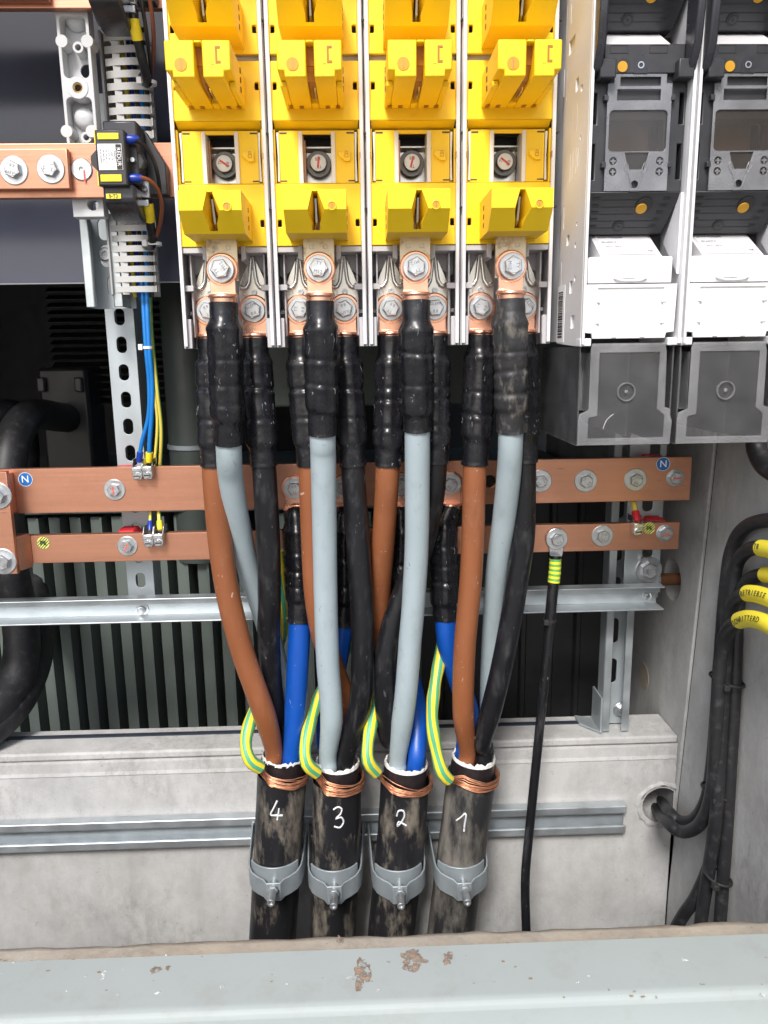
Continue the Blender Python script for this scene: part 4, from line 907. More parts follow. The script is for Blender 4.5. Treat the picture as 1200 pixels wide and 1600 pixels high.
# white busbar support
ZS0 = at(120, 340, .05).z
SUPW = mat('support_white', (.52, .53, .54), .5, var=.04, scale=40)
sup = thing('busbar_support', 'white moulded plastic support with round holes behind the copper busbars', 'support', (0, 0, 0))
sx0, sx1 = at(95, 120, .046).x, at(145, 120, .046).x
scx = (sx0+sx1)/2
hz = [at(127, 102, .046), at(121, 137, .046), at(122, 73, .046)]
pz = [at(110, 95, .046).z, at(118, 165, .046).z]
pock = [(sx0+.003, at(0, 62, .046).z), ]
zA, zB_, zC, zD = at(110, 24, .046).z, at(115, 122, .046).z, at(118, 152, .046).z, at(125, 214, .046).z
sxm = lambda z: 0
hh = at(145, 320, .046)
holes = [circ(hh.x, hh.z, .006, 24), rrect(sx0+.0035, sx1-.0035, zB_, zA, .005), rrect(sx0+.0035, sx1-.0035, zD-.03, zC, .005), circ(scx, (zB_+zC)/2, .0052, 24)]
obj('face', plate(rect(sx0, sx1, ZS0, .42), holes, .046, .064, bev=.0008), SUPW, sup)
obj('back_skin', plate(rect(sx0+.001, sx1-.001, ZS0+.001, .42), [circ(hz[0].x, hz[0].z, .0072), circ(at(145, 319, .06).x, at(145, 319, .06).z, .006)], .0645, .067), SUPW, sup)
obj('insert_boss', MB().lathe([(.0053, .018), (.0053, 0), (.0110, 0), (.0122, .003), (.0122, .018), (.0053, .018)], (scx, .0452, (zB_+zC)/2), 'y', 28), SUPW, sup, smooth=30)
obj('brass_insert', MB().lathe([(.0034, .001), (.0050, 0), (.0052, .008), (.0034, .008), (.0034, .001)], (scx, .0456, (zB_+zC)/2), 'y', 24), BRASS, sup, smooth=30)
for px, py in ((96, 64), (136, 64), (104, 205), (143, 205)):
    c = at(px, py, .046); obj('corner_post', MB().lathe([(.0, 0), (.0062, 0), (.0066, .001), (.0066, .018)], (c.x, .0458, c.z), 'y', 20), SUPW, sup, smooth=30)
for px, py in ((121, 73), (134, 214)):
    c = at(px, py, .046); obj('screw_post', MB().lathe([(.0032, .016), (.0032, 0), (.0056, 0), (.0060, .018)], (c.x, .0475, c.z), 'y', 20), SUPW, sup, smooth=30)
for px, py in ((118, 30), (132, 185)):
    c = at(px, py, .06); obj('dome', MB().lathe([(.0, -.006), (.006, -.0055), (.010, -.003), (.012, .003)], (c.x, .060, c.z), 'y', 24), SUPW, sup, smooth=60)
# short C rail under the support
cx0, cx1 = at(128, 400, .075).x, at(186, 400, .075).x
zz0 = at(150, 480, .075).z
cr = thing('strut_rail', 'short galvanised strut rail below the white busbar support', 'rail', ((cx0+cx1)/2, .075, zz0))
cxm = (cx0+cx1)/2
hol = []
for px, py in ((163, 358), (166, 400), (178, 447)):
    c = at(px, py, .11); hol.append(rrect(c.x-.0075, c.x+.0075, c.z-.0125, c.z+.0125, .007, 5))
o = obj('web', plate(rect(cx0+.001, cx1+.006, zz0, .155), hol, .110, .1125, bev=.0003), ZN2, cr); o.location = (-cxm, -.075, -zz0)
for s, xx in ((1, cx0), (-1, cx1)):
    pr = [(xx, .075), (xx+s*.0095, .075), (xx+s*.0105, .0765), (xx+s*.0105, .083), (xx+s*.0085, .083), (xx+s*.0085, .078), (xx+s*.002, .078), (xx+s*.002, .1095), (xx, .1095)]
    o = obj('lip', MB().prism(pr, 'z', zz0, .152), ZN, cr, bev=.0008); o.location = (-cxm, -.075, -zz0)
c = at(166, 398, .108); o = obj('socket_screw', MB().lathe([(.0, -.002), (.0035, -.002), (.0037, -.006), (.0065, -.006), (.0070, -.0050), (.0070, 0), (.0095, 0), (.0095, .0015)], (0, 0, 0), 'y', 20), BOLT, cr, smooth=30); o.location = (c.x-cxm, .108-.075, c.z-zz0)
# wire ducts
DUCT = mat('duct_grey_plastic', (.46, .46, .45), .5, var=.03)
def duct(name, lab, ytop, ybot, n, xoff):
    d = thing(name, lab, 'wire duct', (0, 0, 0), 'slotted wire ducts')
    za, zb2 = at(205, ytop, .085).z, at(215, ybot, .085).z
    x0 = at(183+xoff, (ytop+ybot)/2, .075).x; x1 = x0+.043
    obj('back', MB().box(x0-.012, x0+.030, .118, .121, zb2, za), DUCT, d)
    p = (za-zb2)/n
    obj('base_rail', MB().box(x0-.0145, x0-.0125, .070, .118, zb2, za), mat('duct_side', (.34, .34, .34), .5), d)
    obj('front_rail', MB().box(x0-.002, x0+.006, .0725, .0745, zb2, za), DUCT, d)
    for i in range(n):
        z = za-(i+.5)*p; h = p*.30
        f = band([(x0-.0120, .118), (x0-.0120, .080), (x0-.010, .075), (x0+.004, .0715), (x0+.020, .0700), (x0+.032, .0710), (x0+.0365, .0725), (x0+.0385, .0750)], .0014, z-h, z+h)
        o = obj('finger', f, DUCT, d, smooth=50)
        obj('finger_tip', MB().box(x0+.0370, x0+.0385, .0675, .0765, z-h*1.05, z+h*1.05), DUCT, o)
    for j, ma in enumerate((YST, DBLU, INK, LBLU, INK)):
        obj('enclosed_wire', MB().tube([(x0+.004+j*.006, .092+.004*(j % 2), za+.01), (x0+.005+j*.0057, .095, (za+zb2)/2), (x0+.006+j*.005, .093, zb2-.002)], .0024, 8), ma, d)
    return d
duct('wire_duct', 'upper length of grey slotted wire duct beside the white support', 55, 225, 9, 0)
duct('wire_duct', 'lower length of grey slotted wire duct under the current transformer', 335, 461, 8, 8)

# current transformers
def ct(dz, lab, full):
    t = thing('current_transformer', lab, 'transformer', (0, 0, dz), 'current transformers')
    yf = -.030
    def A(px, py, y=yf): return at(px, py, y)
    bx0, bx1 = A(150, 240).x, A(193, 240).x
    zt_, zb_ = A(170, 202).z, A(180, 290).z
    obj('body', MB().box(bx0, bx1+.002, yf, .0, zb_, zt_), BLK, t, bev=.0015)
    c1, c2 = A(155, 186, -.01), A(195, 186, -.01)
    obj('rear_block', MB().prism([(.02, zt_+.013), (-.012, zt_+.013), (-.012, zb_+.004), (.034, zb_+.004), (.034, zt_+.006)], 'x', bx0+.003, bx1+.010), BLKG, t, bev=.002)
    l0, l1 = A(163, 300, -.02), A(206, 318, -.02)
    obj('lower_block', MB().prism([(-.022, zb_+.003), (-.022, l1.z+.003), (-.019, l1.z), (.005, l1.z-.012), (.034, l1.z-.012), (.034, zb_+.003)], 'x', l0.x-.001, l1.x+.004), BLKG, t, bev=.0025)
    obj('side_wedge', MB().prism([(bx1+.010, zt_+.012), (bx1+.030, zt_-.022), (bx1+.030, zb_), (bx1+.010, zb_)], 'y', .018, .033), BLK, t, bev=.001)
    for k_, (ya, yb_) in enumerate(((208, 218), (273, 284))):
        a_ = A(152+k_*5, ya, yf); b_ = A(186+k_*5, yb_, yf)
        obj('yellow_window', MB().box(a_.x, b_.x, yf-.0012, yf-.0001, b_.z, a_.z), YST, t, bev=.0005)
        obj('yellow_side_tab', MB().box(bx0-.0012, bx0-.0001, yf+.002, yf+.010, b_.z-.003, a_.z+.003), YST, t)
    a_ = A(152, 225); b_ = A(193, 266)
    lb = obj('rating_label', MB().box(a_.x, b_.x, yf-.0010, yf-.0002, b_.z, a_.z), PAPER, t, bev=.0004)
    sx = (b_.x-a_.x); sz = a_.z-b_.z; xm = b_.x-sx*.13
    obj('label_band', MB().box(b_.x-sx*.25, b_.x-sx*.02, yf-.0013, yf-.0011, b_.z+.0006, a_.z-.0006), INK, lb)
    obj('lettering', text('REDUR', sz*.225, yf-.0016, b_.x-sx*.135, (a_.z+b_.z)/2, .0003, rot=-math.pi/2), PAPER, lb)
    for j, s_ in enumerate(('EHNTK.2', '100/ 5A', '15 VA  KL.1', 'FS5 60 50 Hz', 'NORM IEC', '30 07204001')):
        obj('lettering', text(s_, sz*.105, yf-.0014, a_.x+sx*(.69-.115*j), (a_.z+b_.z)/2+.001, .0002, rot=-math.pi/2), mat('pale_print', (.30, .30, .31), .6), lb)
    a_ = at(166, 303, -.022); b_ = at(190, 311, -.022)
    mk = obj('marker_label', MB().box(a_.x, b_.x, -.0236, -.0224, b_.z, a_.z), YLW, t, bev=.0004)
    obj('lettering', text('0-T3' if full else '0-T2', .0048, -.0240, (a_.x+b_.x)/2, (a_.z+b_.z)/2, .0003), INK, mk)
    a_ = at(145, 253, -.01); obj('side_lug', MB().prism([(a_.x, .004), (a_.x+.006, .010), (a_.x+.006, -.010), (a_.x, -.004)], 'y', -.016, -.008), BLK, t).location = (0, 0, a_.z)
    c = at(213, 254, -.005); nut = obj('hex_cap', MB().lathe([(.0, -.009), (.009, -.009), (.011, -.007), (.011, 0), (.0, 0)], (c.x, -.002, c.z), 'y', 8), BLK, t, bev=.0005)
    obj('pin', MB().lathe([(.0, -.016), (.0022, -.016), (.0025, -.015), (.0025, -.009)], (c.x-.0005, -.002, c.z), 'y', 12), BOLT, nut)
    obj('bracket', MB().box(bx1, c.x, -.006, -.002, c.z-.006, c.z+.006), BLK, t)
    for k_, (px, py) in enumerate(((203, 217), (209, 278))):
        c = at(px, py, -.022); obj('terminal_sleeve', MB().lathe([(.002, -.008), (.0040, -.0075), (.0044, .0), (.0034, .008), (.0022, .009)], (c.x, -.020, c.z), 'x', 14), DBLU, t, smooth=50)
        obj('terminal_tab', MB().box(c.x-.014, c.x-.006, -.0225, -.0185, c.z-.003, c.z+.003), CUB, t)
    # earth clamp on its lead
    c = at(228, 300, .02); b = obj('clamp_terminal', MB().box(c.x-.0062, c.x+.0062, .010, .024, c.z-.008, c.z+.010), SILV, t, bev=.0015)
    obj('clamp_screw', MB().lathe([(.0, -.003), (.0042, -.003), (.0046, 0)], (c.x-.0005, .010, c.z+.004), 'y', 16), SILV, b, smooth=30)
    obj('clamp_jaw', MB().box(c.x-.0052, c.x+.0052, .008, .022, c.z-.0165, c.z-.0095), SILV, b, bev=.001)
    if full:
        w1 = [at(212, 219, -.022), at(226, 228, -.018), at(241, 252, -.010), at(249, 290, .005), at(250, 330, .02), at(246, 362, .035), at(240, 380, .045), at(236, 388, .06)]
        obj('black_lead', MB().tube(spline(w1, .005), .0021, 8), BKC, t)
        w2 = [at(218, 277, -.022), at(232, 281, -.018), at(246, 295, -.008), at(253, 320, .005), at(251, 345, .02), at(246, 365, .035), at(240, 380, .05), at(236, 386, .07)]
        obj('brown_lead', MB().tube(spline(w2, .005), .0021, 8), WBRN, t)
        w3 = [at(230, 312, .015), at(232, 326, .016), at(235, 350, .028), at(238, 372, .042), at(236, 384, .055), at(228, 383, .07)]
    else:
        w1 = [Vector((c.x+.012, -.005, c.z+.02)), Vector((c.x+.013, .015, c.z-.03)), Vector((c.x+.008, .045, c.z-.055)), Vector((c.x+.003, .065, c.z-.062))]
        obj('black_lead', MB().tube(spline(w1, .005), .0021, 8), BKC, t)
        w2 = [Vector((c.x+.016, -.010, c.z+.03)), Vector((c.x+.021, .005, c.z-.005)), Vector((c.x+.018, .025, c.z-.035)), Vector((c.x+.006, .055, c.z-.060))]
        obj('brown_lead', MB().tube(spline(w2, .005), .0021, 8), WBRN, t)
        w3 = [Vector((c.x+.001, .015, c.z-.012)), Vector((c.x+.002, .018, c.z-.030)), Vector((c.x+.003, .035, c.z-.055)), Vector((c.x+.002, .052, c.z-.068)), Vector((c.x-.006, .065, c.z-.060)), Vector((c.x-.007, .08, c.z-.050))]
    ww = spline(w3, .004)
    obj('earth_lead', MB().tube(ww, .0050, 12), BKC, t)
    i0 = 1 if full else 2
    obj('yellow_sleeve', MB().tube(ww[i0:i0+5], .0058, 14), YST, t)
    q = ww[int(len(ww)*.68)]
    obj('cable_tie', MB().lathe([(.0078, -.0018), (.0088, -.0018), (.0088, .0018), (.0078, .0018), (.0078, -.0018)], (q.x+.002, q.y, q.z), 'z', 20), TIE, t, smooth=30)
    obj('tie_head', MB().box(q.x-.0085, q.x-.0030, q.y-.0105, q.y-.0065, q.z-.0035, q.z+.0035), TIE, t, bev=.0006)
    return t
ct(0, 'black current transformer labelled REDUR with yellow 0-T3 tag on the busbar', True)
ct(.185, 'upper black current transformer cut off by the picture edge, on the top busbar', False)

# thin wires from the duct to the bars
def wire(name, lab, pts, ma, r=.0022, grp=None, tip=None, tiplen=5):
    t = thing(name, lab, 'wire', (0, 0, 0), grp); q = spline([at(*p) for p in pts], .004)
    obj('insulation', MB().tube(q, r, 10, ref=Vector((1, 0, 0))), ma, t, smooth=60)
    if tip: obj('ferrule', MB().tube(q[-tiplen:], [r*1.5]*(tiplen-1)+[r*1.2], 10), tip, t, smooth=60)
    return t
wire('neutral_wire', 'light blue wire ending in a blue ferrule on the N bar', [(221, 440, .092), (224, 480, .085), (228, 543, .08), (233, 600, .082), (232, 650, .085), (222, 690, .088), (217, 722, .092)], LBLU, .0026, 'wires from the duct', DBLU, 4)
wire('neutral_wire', 'light blue wire ending in a yellow ferrule on the N bar', [(229, 440, .092), (230, 480, .085), (233, 543, .08), (238, 600, .082), (237, 650, .085), (234, 690, .088), (233, 722, .092)], LBLU, .0030, 'wires from the duct', YST, 4)
wire('earth_wire', 'green-yellow wire passing behind the N bar to a blue ferrule on the PE bar', [(233, 440, .100), (235, 520, .100), (240, 600, .110), (246, 660, .118), (241, 730, .122), (236, 790, .115), (234, 828, .096)], GYW, .0020, 'wires from the duct', DBLU, 4)
wire('earth_wire', 'green-yellow wire bowing outward behind the N bar to a yellow ferrule on the PE bar', [(234, 440, .104), (237, 520, .106), (246, 610, .112), (252, 670, .120), (250, 735, .122), (248, 790, .112), (250, 828, .096)], GYW, .0024, 'wires from the duct', YST, 4)
wire('earth_wire', 'short green-yellow wire with red ferrule on the right of the PE bar', [(985, 740, .135), (988, 775, .122), (992, 795, .108), (995, 815, .096)], GYW, .0034, None, RED, 4)
c = at(230, 543, .08)
tie = thing('cable_tie', 'small white cable tie binding the blue wires', 'cable tie', (c.x, c.y, c.z))
obj('strap', MB().lathe([(.0052, -.0016), (.0060, -.0016), (.0060, .0016), (.0052, .0016), (.0052, -.0016)], (0, .002, 0), 'z', 20), TIE, tie, smooth=30)
obj('head', MB().box(-.0095, -.0045, -.005, .0, -.003, .004), TIE, tie, bev=.0006)

# ================================================================== SWITCH UNITS (black and white)
XU = .2070
def unit_parts(u):
    """local x from the unit's left face (pitch 100 mm), y depth, z height"""
    yf = -.092
    # side plate with moulded slots
    def hrect(px0, py0, px1, py1):
        a_ = atX(px0, py0, XU); b_ = atX(px1, py1, XU); y0_, y1_ = sorted((a_.y, b_.y)); z0_, z1_ = sorted((a_.z, b_.z)); return rect(y0_, y1_, z0_, z1_)
    hol = [hrect(889, 88, 899, 52), hrect(885, 385, 890, 366)]
    for px, y0_, y1_ in ((885, 8, 62), (892, 2, 38), (880, 108, 152), (885, 108, 158), (889, 175, 236), (893, 170, 226), (897, 160, 218), (901, 157, 206), (886, 240, 300), (890, 240, 285), (894, 232, 280), (899, 228, 272), (902, 228, 262), (880, 322, 360), (875, 335, 362), (872, 408, 452), (876, 408, 452)):
        hol.append(hrect(px, y1_, px+2, y0_))
    for a_, b_, c_, d_ in ((900, 124, 904, 140), (890, 440, 894, 458), (892, 493, 897, 513)): hol.append(hrect(a_, b_, c_, d_))
    for px, py, r in ((909, 137, .0035), (907, 214, .0022), (899, 383, .003), (898, 435, .003), (901, 350, .002)):
        c = atX(px, py, XU); hol.append(circ(c.y, c.z, r, 12))
    outline = [(-.094, -.004), (-.002, 0.0), (-.002, .56), (-.096, .56)]
    return hol, outline
def build_unit(idx):
    u = thing('fuse_switch', ['switch unit with black fuse carriage next to the yellow fuse rails', 'switch unit with black fuse carriage next to the concrete wall'][idx], 'switch unit', (XU+.1005*idx, 0, 0), 'fuse switch units')
    hol, outline = unit_parts(u)
    obj('side_plate', plate(outline, hol, .0000, .0022, 'yz'), mat('side_plate_plastic', (.66, .66, .68), .5, var=.02), u)
    obj('side_core', MB().box(.0024, .006, -.088, .07, .002, .56), WHT, u)
    obj('side_plate', MB().box(.0955, .0980, -.0985+.006, .07, .0, .56), WHT, u, bev=.0006)
    obj('front_rail', MB().box(.0002, .0030, -.0995, -.0945, -.002, .56), WHT, u, bev=.0006)
    obj('front_rail', MB().box(.0952, .0985, -.0990, -.0930, -.002, .56), WHT, u, bev=.0006)
    obj('back_body', MB().box(.006, .0955, .01, .03, .0, .56), BLK, u)
    if idx == 0:
        c = atX(877, 500, XU); bb = MB(); rnd = random.Random(5); z = .006
        obj('barcode_label', MB().box(-.0004, -.0001, c.y-.013, c.y+.017, .001, .060), PAPER, u)
        while z < .054:
            h = rnd.choice((.0006, .0012, .0018)); bb.box(-.0008, -.0005, c.y-.006, c.y+.012, z, z+h); z += h+rnd.choice((.0007, .0012))
        obj('barcode', bb, INK, u)
    for dz in (0, .185):
        def O(nm, g, ma, bev=0, par=None, smooth=35):
            o = obj(nm, g, ma, par or u, bev=bev, smooth=smooth); o.location.z = dz if par is None else 0; return o
        # sloped underside of the carriage
        us = [(.0030, -.0900, .1395), (.0945, -.0900, .1395), (.0870, -.0600, .1062), (.0070, -.0600, .1062)]
        b = MB(); b.add([(.0030, -.0905, .1400), (.0945, -.0905, .1400), (.0880, -.0590, .1060), (.0070, -.0590, .1060), (.0030, -.030, .1400), (.0945, -.030, .1400), (.0880, -.030, .1060), (.0070, -.030, .1060)],
                        [(0, 1, 2, 3), (4, 7, 6, 5), (0, 4, 5, 1), (3, 2, 6, 7), (0, 3, 7, 4), (1, 5, 6, 2)])
        und = O('underside', b, BLK, .0012)
        def on(u_, v_, lift=.0006):  # point on the sloped face: u across 0..1, v down 0..1
            xx = (.0030+(.0945-.0030)*u_)*(1-v_)+(.0070+(.0880-.0070)*u_)*v_
            return Vector((xx, -.0905+(.0315)*v_-lift*.73, .1400-.0340*v_-lift*.68))
        def quad(u0, u1, v0, v1, lift=.0006): return MB().add([on(u0, v0, lift), on(u1, v0, lift), on(u1, v1, lift), on(u0, v1, lift)], [(0, 1, 2, 3)])
        for k_ in range(5):
            v0 = .12+k_*.165
            O('vent', quad(.07+.004*k_, .145+.004*k_, v0, v0+.065), INK, par=und); O('vent', quad(.83-.006*k_, .905-.006*k_, v0, v0+.065), INK, par=und)
            O('groove', quad(.16, .56 if k_ < 3 else .82, v0+.06, v0+.072, .0004), INK, par=und)
        q = on(.645, .30, 0); nrm_ = Vector((0, -.733, -.680))
        O('test_hole', MB().tube([q+nrm_*.0007, q+nrm_*.0012], .0082, 24), INK, par=und)
        q2 = on(.622, .37, 0); yp = O('yellow_plug', MB().tube([q2+nrm_*.0012, q2+nrm_*.0020, q2+nrm_*.0016], [.0054, .0052, .0036], 24), PLUG, par=und)
        q = on(.43, .80, 0)
        O('round_symbol', MB().tube([q+nrm_*.0006, q+nrm_*.0010], .0056, 24), INK, par=und); O('round_symbol', MB().tube([q+nrm_*.0010, q+nrm_*.0014], .0034, 20), BLK, par=und); O('round_symbol', MB().tube([q+nrm_*.0014, q+nrm_*.0017], .0016, 14), INK, par=und)
        # white nose below the carriage
        nz = O('white_nose', MB().prism([(-.046, .1085), (-.0895, .0812), (-.0895, .078), (-.020, .078), (-.020, .1085)], 'x', .0190, .0790), WHT, .001)
        O('nose_top', MB().prism([(-.044, .1090), (-.0470, .1090), (-.0470, .1170), (-.044, .1170)], 'x', .0190, .0770), WHT, .0006)
        O('black_behind', MB().box(.0035, .0940, -.040, .009, .060, .1060), BLK)
    # carriage front
    cz = [rect(.0225, .0760, .1935, .2160), rect(.0315, .0660, .2365, .2410)]
    car = obj('carriage', plate([(.0030, .1402), (.0945, .1402), (.0945, .2330), (.0910, .2440), (.0910, .2560), (.0780, .2620), (.0700, .2690), (.0205, .2690), (.0160, .2640), (.0110, .2640), (.0110, .2480), (.0030, .2380)],
                                [rrect(.0205, .0745, .1740, .2040, .003), [(.040, .1585), (.056, .1585), (.060, .1739), (.036, .1739)], rect(.0055, .0095, .1520, .1835), rect(.0055, .0100, .2010, .2280), rect(.0885, .0925, .1520, .1835), rect(.0885, .0925, .2010, .2280)], -.0860, -.070, bev=.001), BLK, u)
    obj('top_block', MB().box(.0140, .0890, -.0912, -.0862, .2430, .2680), BLK, u, bev=.001)
    for a_ in (.0275, .0640): obj('index_field', plate(rect(a_-.0085, a_+.0085, .2600, .2672), [rect(a_-.0078, a_+.0078, .2607, .2665)], -.0916, -.0913), INK, u)
    for s, xx in ((-1, .0075), (1, .0800)): obj('side_knob', MB().box(xx, xx+.0150, -.1010, -.0865, .2365, .2530), BLK, u, bev=.0012)
    obj('test_hole', MB().lathe([(.0, 0), (.0062, 0)], (.0320, -.0916, .2500), 'y', 28), INK, u)
    obj('yellow_plug', MB().lathe([(.0, 0), (.0047, 0)], (.0308, -.0920, .2487), 'y', 28), PLUG, u)
    arch = [(.0415, .2432), (.0545, .2432), (.0545, .2520)]+[(.0480+.0065*math.cos(R_(t)), .2520+.0065*math.sin(R_(t))) for t in range(15, 180, 15)]+[(.0415, .2520)]
    obj('arch_recess', plate(arch, [], -.0916, -.0913), BLKG, u)
    obj('lock_symbol', plate(circ(.0480, .2500, .0030, 20), [circ(.0480, .2500, .0020, 20)], -.0922, -.0918), ZN2, u)
    obj('fuse_body', MB().box(.0240, .0720, -.060, -.030, .150, .215), mat('fuse_ceramic', (.30, .235, .18), .5, var=.1), u, bev=.003)  # block added behind the window, its brown imitates the reflections there
    obj('fuse_blade', MB().box(.0400, .0520, -.066, -.061, .1590, .1780), mat('fuse_tag_tan', (.45, .27, .10), .5), u, bev=.001)
    obj('dark_cavity', MB().box(.0060, .0920, -.030, -.026, .142, .240), BLK, u)
    # clear lens
    lens_o = [(.0185, .1408), (.0790, .1408), (.0790, .2350), (.0735, .2350), (.0735, .2430), (.0245, .2430), (.0245, .2350), (.0185, .2350)]
    lens_h = [circ(.0478, .1468, .0034, 20), rect(.0275, .0685, .2205, .2300)]
    for xx in (.0262, .0708):
        for zz in (.1580, .1675): lens_h.append(circ(xx, zz, .0036, 12))
    win = rrect(.0210, .0760, .1760, .2120, .004); lens = obj('lens', plate(lens_o, lens_h+[win, [(.0410, .1600), (.0560, .1600), (.0600, .1750), (.0370, .1750)], rect(.0300, .0680, .2328, .2405)], -.0905, -.0890, bev=.0003), LENS, u)
    obj('lens_window', plate(rrect(.0206, .0764, .1590, .2124, .004), [], -.0886, -.0880), clear('tinted_window', (.78, .72, .68), .10, (.3, .28, .26), .08) if 'tinted_window' not in MATS else MATS['tinted_window'], u)
    for xx in (.0262, .0708):
        for zz in (.1580, .1675): obj('cross_knockout', plate([(xx-.0026, zz-.0008), (xx-.0008, zz-.0008), (xx-.0008, zz-.0030), (xx+.0008, zz-.0030), (xx+.0008, zz-.0008), (xx+.0026, zz-.0008), (xx+.0026, zz+.0008), (xx+.0008, zz+.0008), (xx+.0008, zz+.0022), (xx-.0008, zz+.0022), (xx-.0008, zz+.0008), (xx-.0026, zz+.0008)], [], -.0909, -.0895), PCR, u)
    dm = MB()
    for s, tx in ((-1, .0478-.0028), (1, .0478+.0028)):
        dm.tube(spline([(tx, -.0908, .1440), (tx+s*.0032, -.0908, .1530), (tx+s*.0042, -.0908, .1560)], .002), .0006, 6)
        dm.tube(spline([(tx+s*.0042, -.0908, .1560), (tx+s*.0035, -.0908, .1600), (tx+s*.0060, -.0908, .1660), (tx+s*.0085, -.0908, .1640), (tx+s*.0065, -.0908, .1590), (tx+s*.0048, -.0908, .1560)], .002), .0005, 6)
    obj('screwdriver_symbol', dm, PCR, u)
    for zz in (.1640, .2225):
        for xx in (.0162, .0795): obj('lens_catch', MB().box(xx-.001, xx+.0028, -.0920, -.0862, zz-.0025, zz+.0025), BLK, u, bev=.0004)
    obj('lens_latch', MB().box(.0425, .0525, -.0918, -.0862, .1395, .1408), INK, u)
    # label print on the nose slope
    def onn(u_, v_, lift=.0005): return Vector((.0190+.060*u_, -.046-.0435*v_-lift*.53, .1085-.0273*v_+lift*.85))
    lbm = MB().add([onn(.05, .12), onn(.95, .12), onn(.95, .94), onn(.05, .94)], [(0, 1, 2, 3)]); obj('rating_label', lbm, LBL, u)
    def tslope(s, size, uu, vv):
        me = text(s, size, 0, 0, 0, .0001, align='LEFT', plane='xy')
        e_u = Vector((1, 0, 0)); e_v = (onn(0, 0, 0)-onn(0, 1, 0)).normalized(); e_w = e_u.cross(e_v); o_ = onn(uu, vv, .0009)
        M = Matrix((e_u, e_v, e_w)).transposed().to_4x4(); M.translation = o_; me.transform(M); return me
    obj('lettering', tslope('JEAN MÜLLER', .0042, .09, .22), INKG, u); obj('lettering', tslope('EN 60947-3', .0030, .12, .42), INKG, u); obj('lettering', tslope('690 V    400 A', .0026, .15, .62), INKG, u); obj('lettering', tslope('CE', .0042, .80, .80), INKG, u)
    # white front cover
    obj('cover_upper', MB().prism([(.0075, .0810), (.0880, .0810), (.0890, .0790), (.0890, .0560), (.0060, .0560), (.0060, .0790)], 'y', -.0905, -.060), WHT, u, bev=.0012)
    obj('cover_shield', MB().prism([(.0310, .0806), (.0640, .0806), (.0640, .0600), (.0600, .0582), (.0560, .0572), (.0400, .0572), (.0360, .0582), (.0310, .0600)], 'y', -.0935, -.0907), WHT, u, bev=.001)
    obj('blank_sticker', MB().box(.0385, .0515, -.0944, -.0937, .0605, .0745), PAPER, u)
    cov = plate([(.0025, .0550), (.0935, .0550), (.0925, .0095), (.0850, .0085), (.0840, .0035), (.0120, .0035), (.0110, .0085), (.0030, .0095)], [rect(.0160, .0805, .0110, .0515)], -.0945, -.0905, bev=.0008)
    obj('label_cover', cov, WHT, u)
    obj('label_card', MB().box(.0155, .0810, -.0925, -.0908, .0105, .0520), PAPER, u)
    for xx in (.0160, .0805):
        for zz in (.0190, .0390): obj('card_tab', MB().box(xx-.0022, xx+.0022, -.0955, -.0926, zz-.0012, zz+.0012), WHT, u, bev=.0004)
    for xx in (.0330, .0610): obj('notch', MB().box(xx-.0022, xx+.0022, -.0948, -.0900, .0034, .0046), INKG, u)
    for s, xx in ((-1, -.0005), (1, .0865)): obj('hinge_ear', MB().box(xx, xx+.011, -.0960, -.080, -.0035, .0040), WHT, u, bev=.0008)
    # handle arms of the open carriage above
    prof = [(-.088, .240), (-.100, .243), (-.112, .262), (-.116, .300), (-.117, .56), (-.086, .56), (-.088, .300)]
    obj('handle_arm', MB().prism(prof, 'x', .0015, .0095), BLKG, u, bev=.002)
    obj('handle_arm', MB().prism(prof, 'x', .0890, .0965), BLKG, u, bev=.002)
    # right inner flank below the carriage
    obj('flank', MB().prism([(-.088, .139), (-.052, .098), (-.088, .068), (-.092, .064), (-.0925, .139)], 'x', .0925, .0954), WHT, u, bev=.0005)
    # transparent terminal shroud
    fo = [(.0006, -.1015), (.0952, -.1015), (.0962, -.078), (.0940, -.072), (.0940, -.066), (.0880, -.064), (.0870, -.010), (.0850, -.0010), (.0125, -.0010), (.0110, -.006), (.0110, -.066), (.0020, -.070), (.0006, -.076)]
    sh_ = obj('clear_shroud', plate(fo, [], -.0930, -.0915, bev=.0004), PC, u)
    fr_ = [(.0110, -.0945), (.0880, -.0945), (.0880, -.072), (.0800, -.066), (.0800, -.010), (.0200, -.010), (.0200, -.072), (.0110, -.074)]
    obj('frame_rib', plate([(x_, z_) for x_, z_ in fo], [fr_], -.0942, -.0931, bev=.0003), PCR, sh_)
    obj('side_panel', plate([(-.0915, -.1010), (.075, -.1010), (.075, -.004), (-.0915, -.004)], [], .0006, .0020, 'yz'), PCS, sh_)
    obj('side_panel', plate([(-.0915, -.1010), (.075, -.1010), (.075, -.004), (-.0915, -.004)], [], .0938, .0952, 'yz'), PCS, sh_)
    for xx in (.0013, .0945):  # hazy rods added as bright highlights along the clear panel edges
        obj('panel_edge', MB().box(xx-.0009, xx+.0009, .0745, .0765, -.1012, -.004), PCR, sh_)
        obj('panel_edge', MB().box(xx-.0009, xx+.0009, -.0910, .0740, -.1024, -.1012), PCR, sh_)
    obj('back_rib', MB().box(.0500, .0516, -.0900, .0700, -.0920, -.0050), PC, sh_)
    obj('panel_edge', MB().box(.0497, .0519, .0702, .0716, -.0930, -.0050), PCR, sh_)
    obj('panel_edge', MB().box(.0497, .0519, -.0900, .0700, -.0932, -.0921), PCR, sh_)
    obj('finger_channel', MB().box(.0022, .0026, -.091, -.070, -.066, -.010).box(.0105, .0109, -.091, -.070, -.066, -.010).box(.0022, .0109, -.0700, -.0695, -.066, -.010).box(.0022, .0109, -.091, -.070, -.0664, -.0660), PCR, sh_)
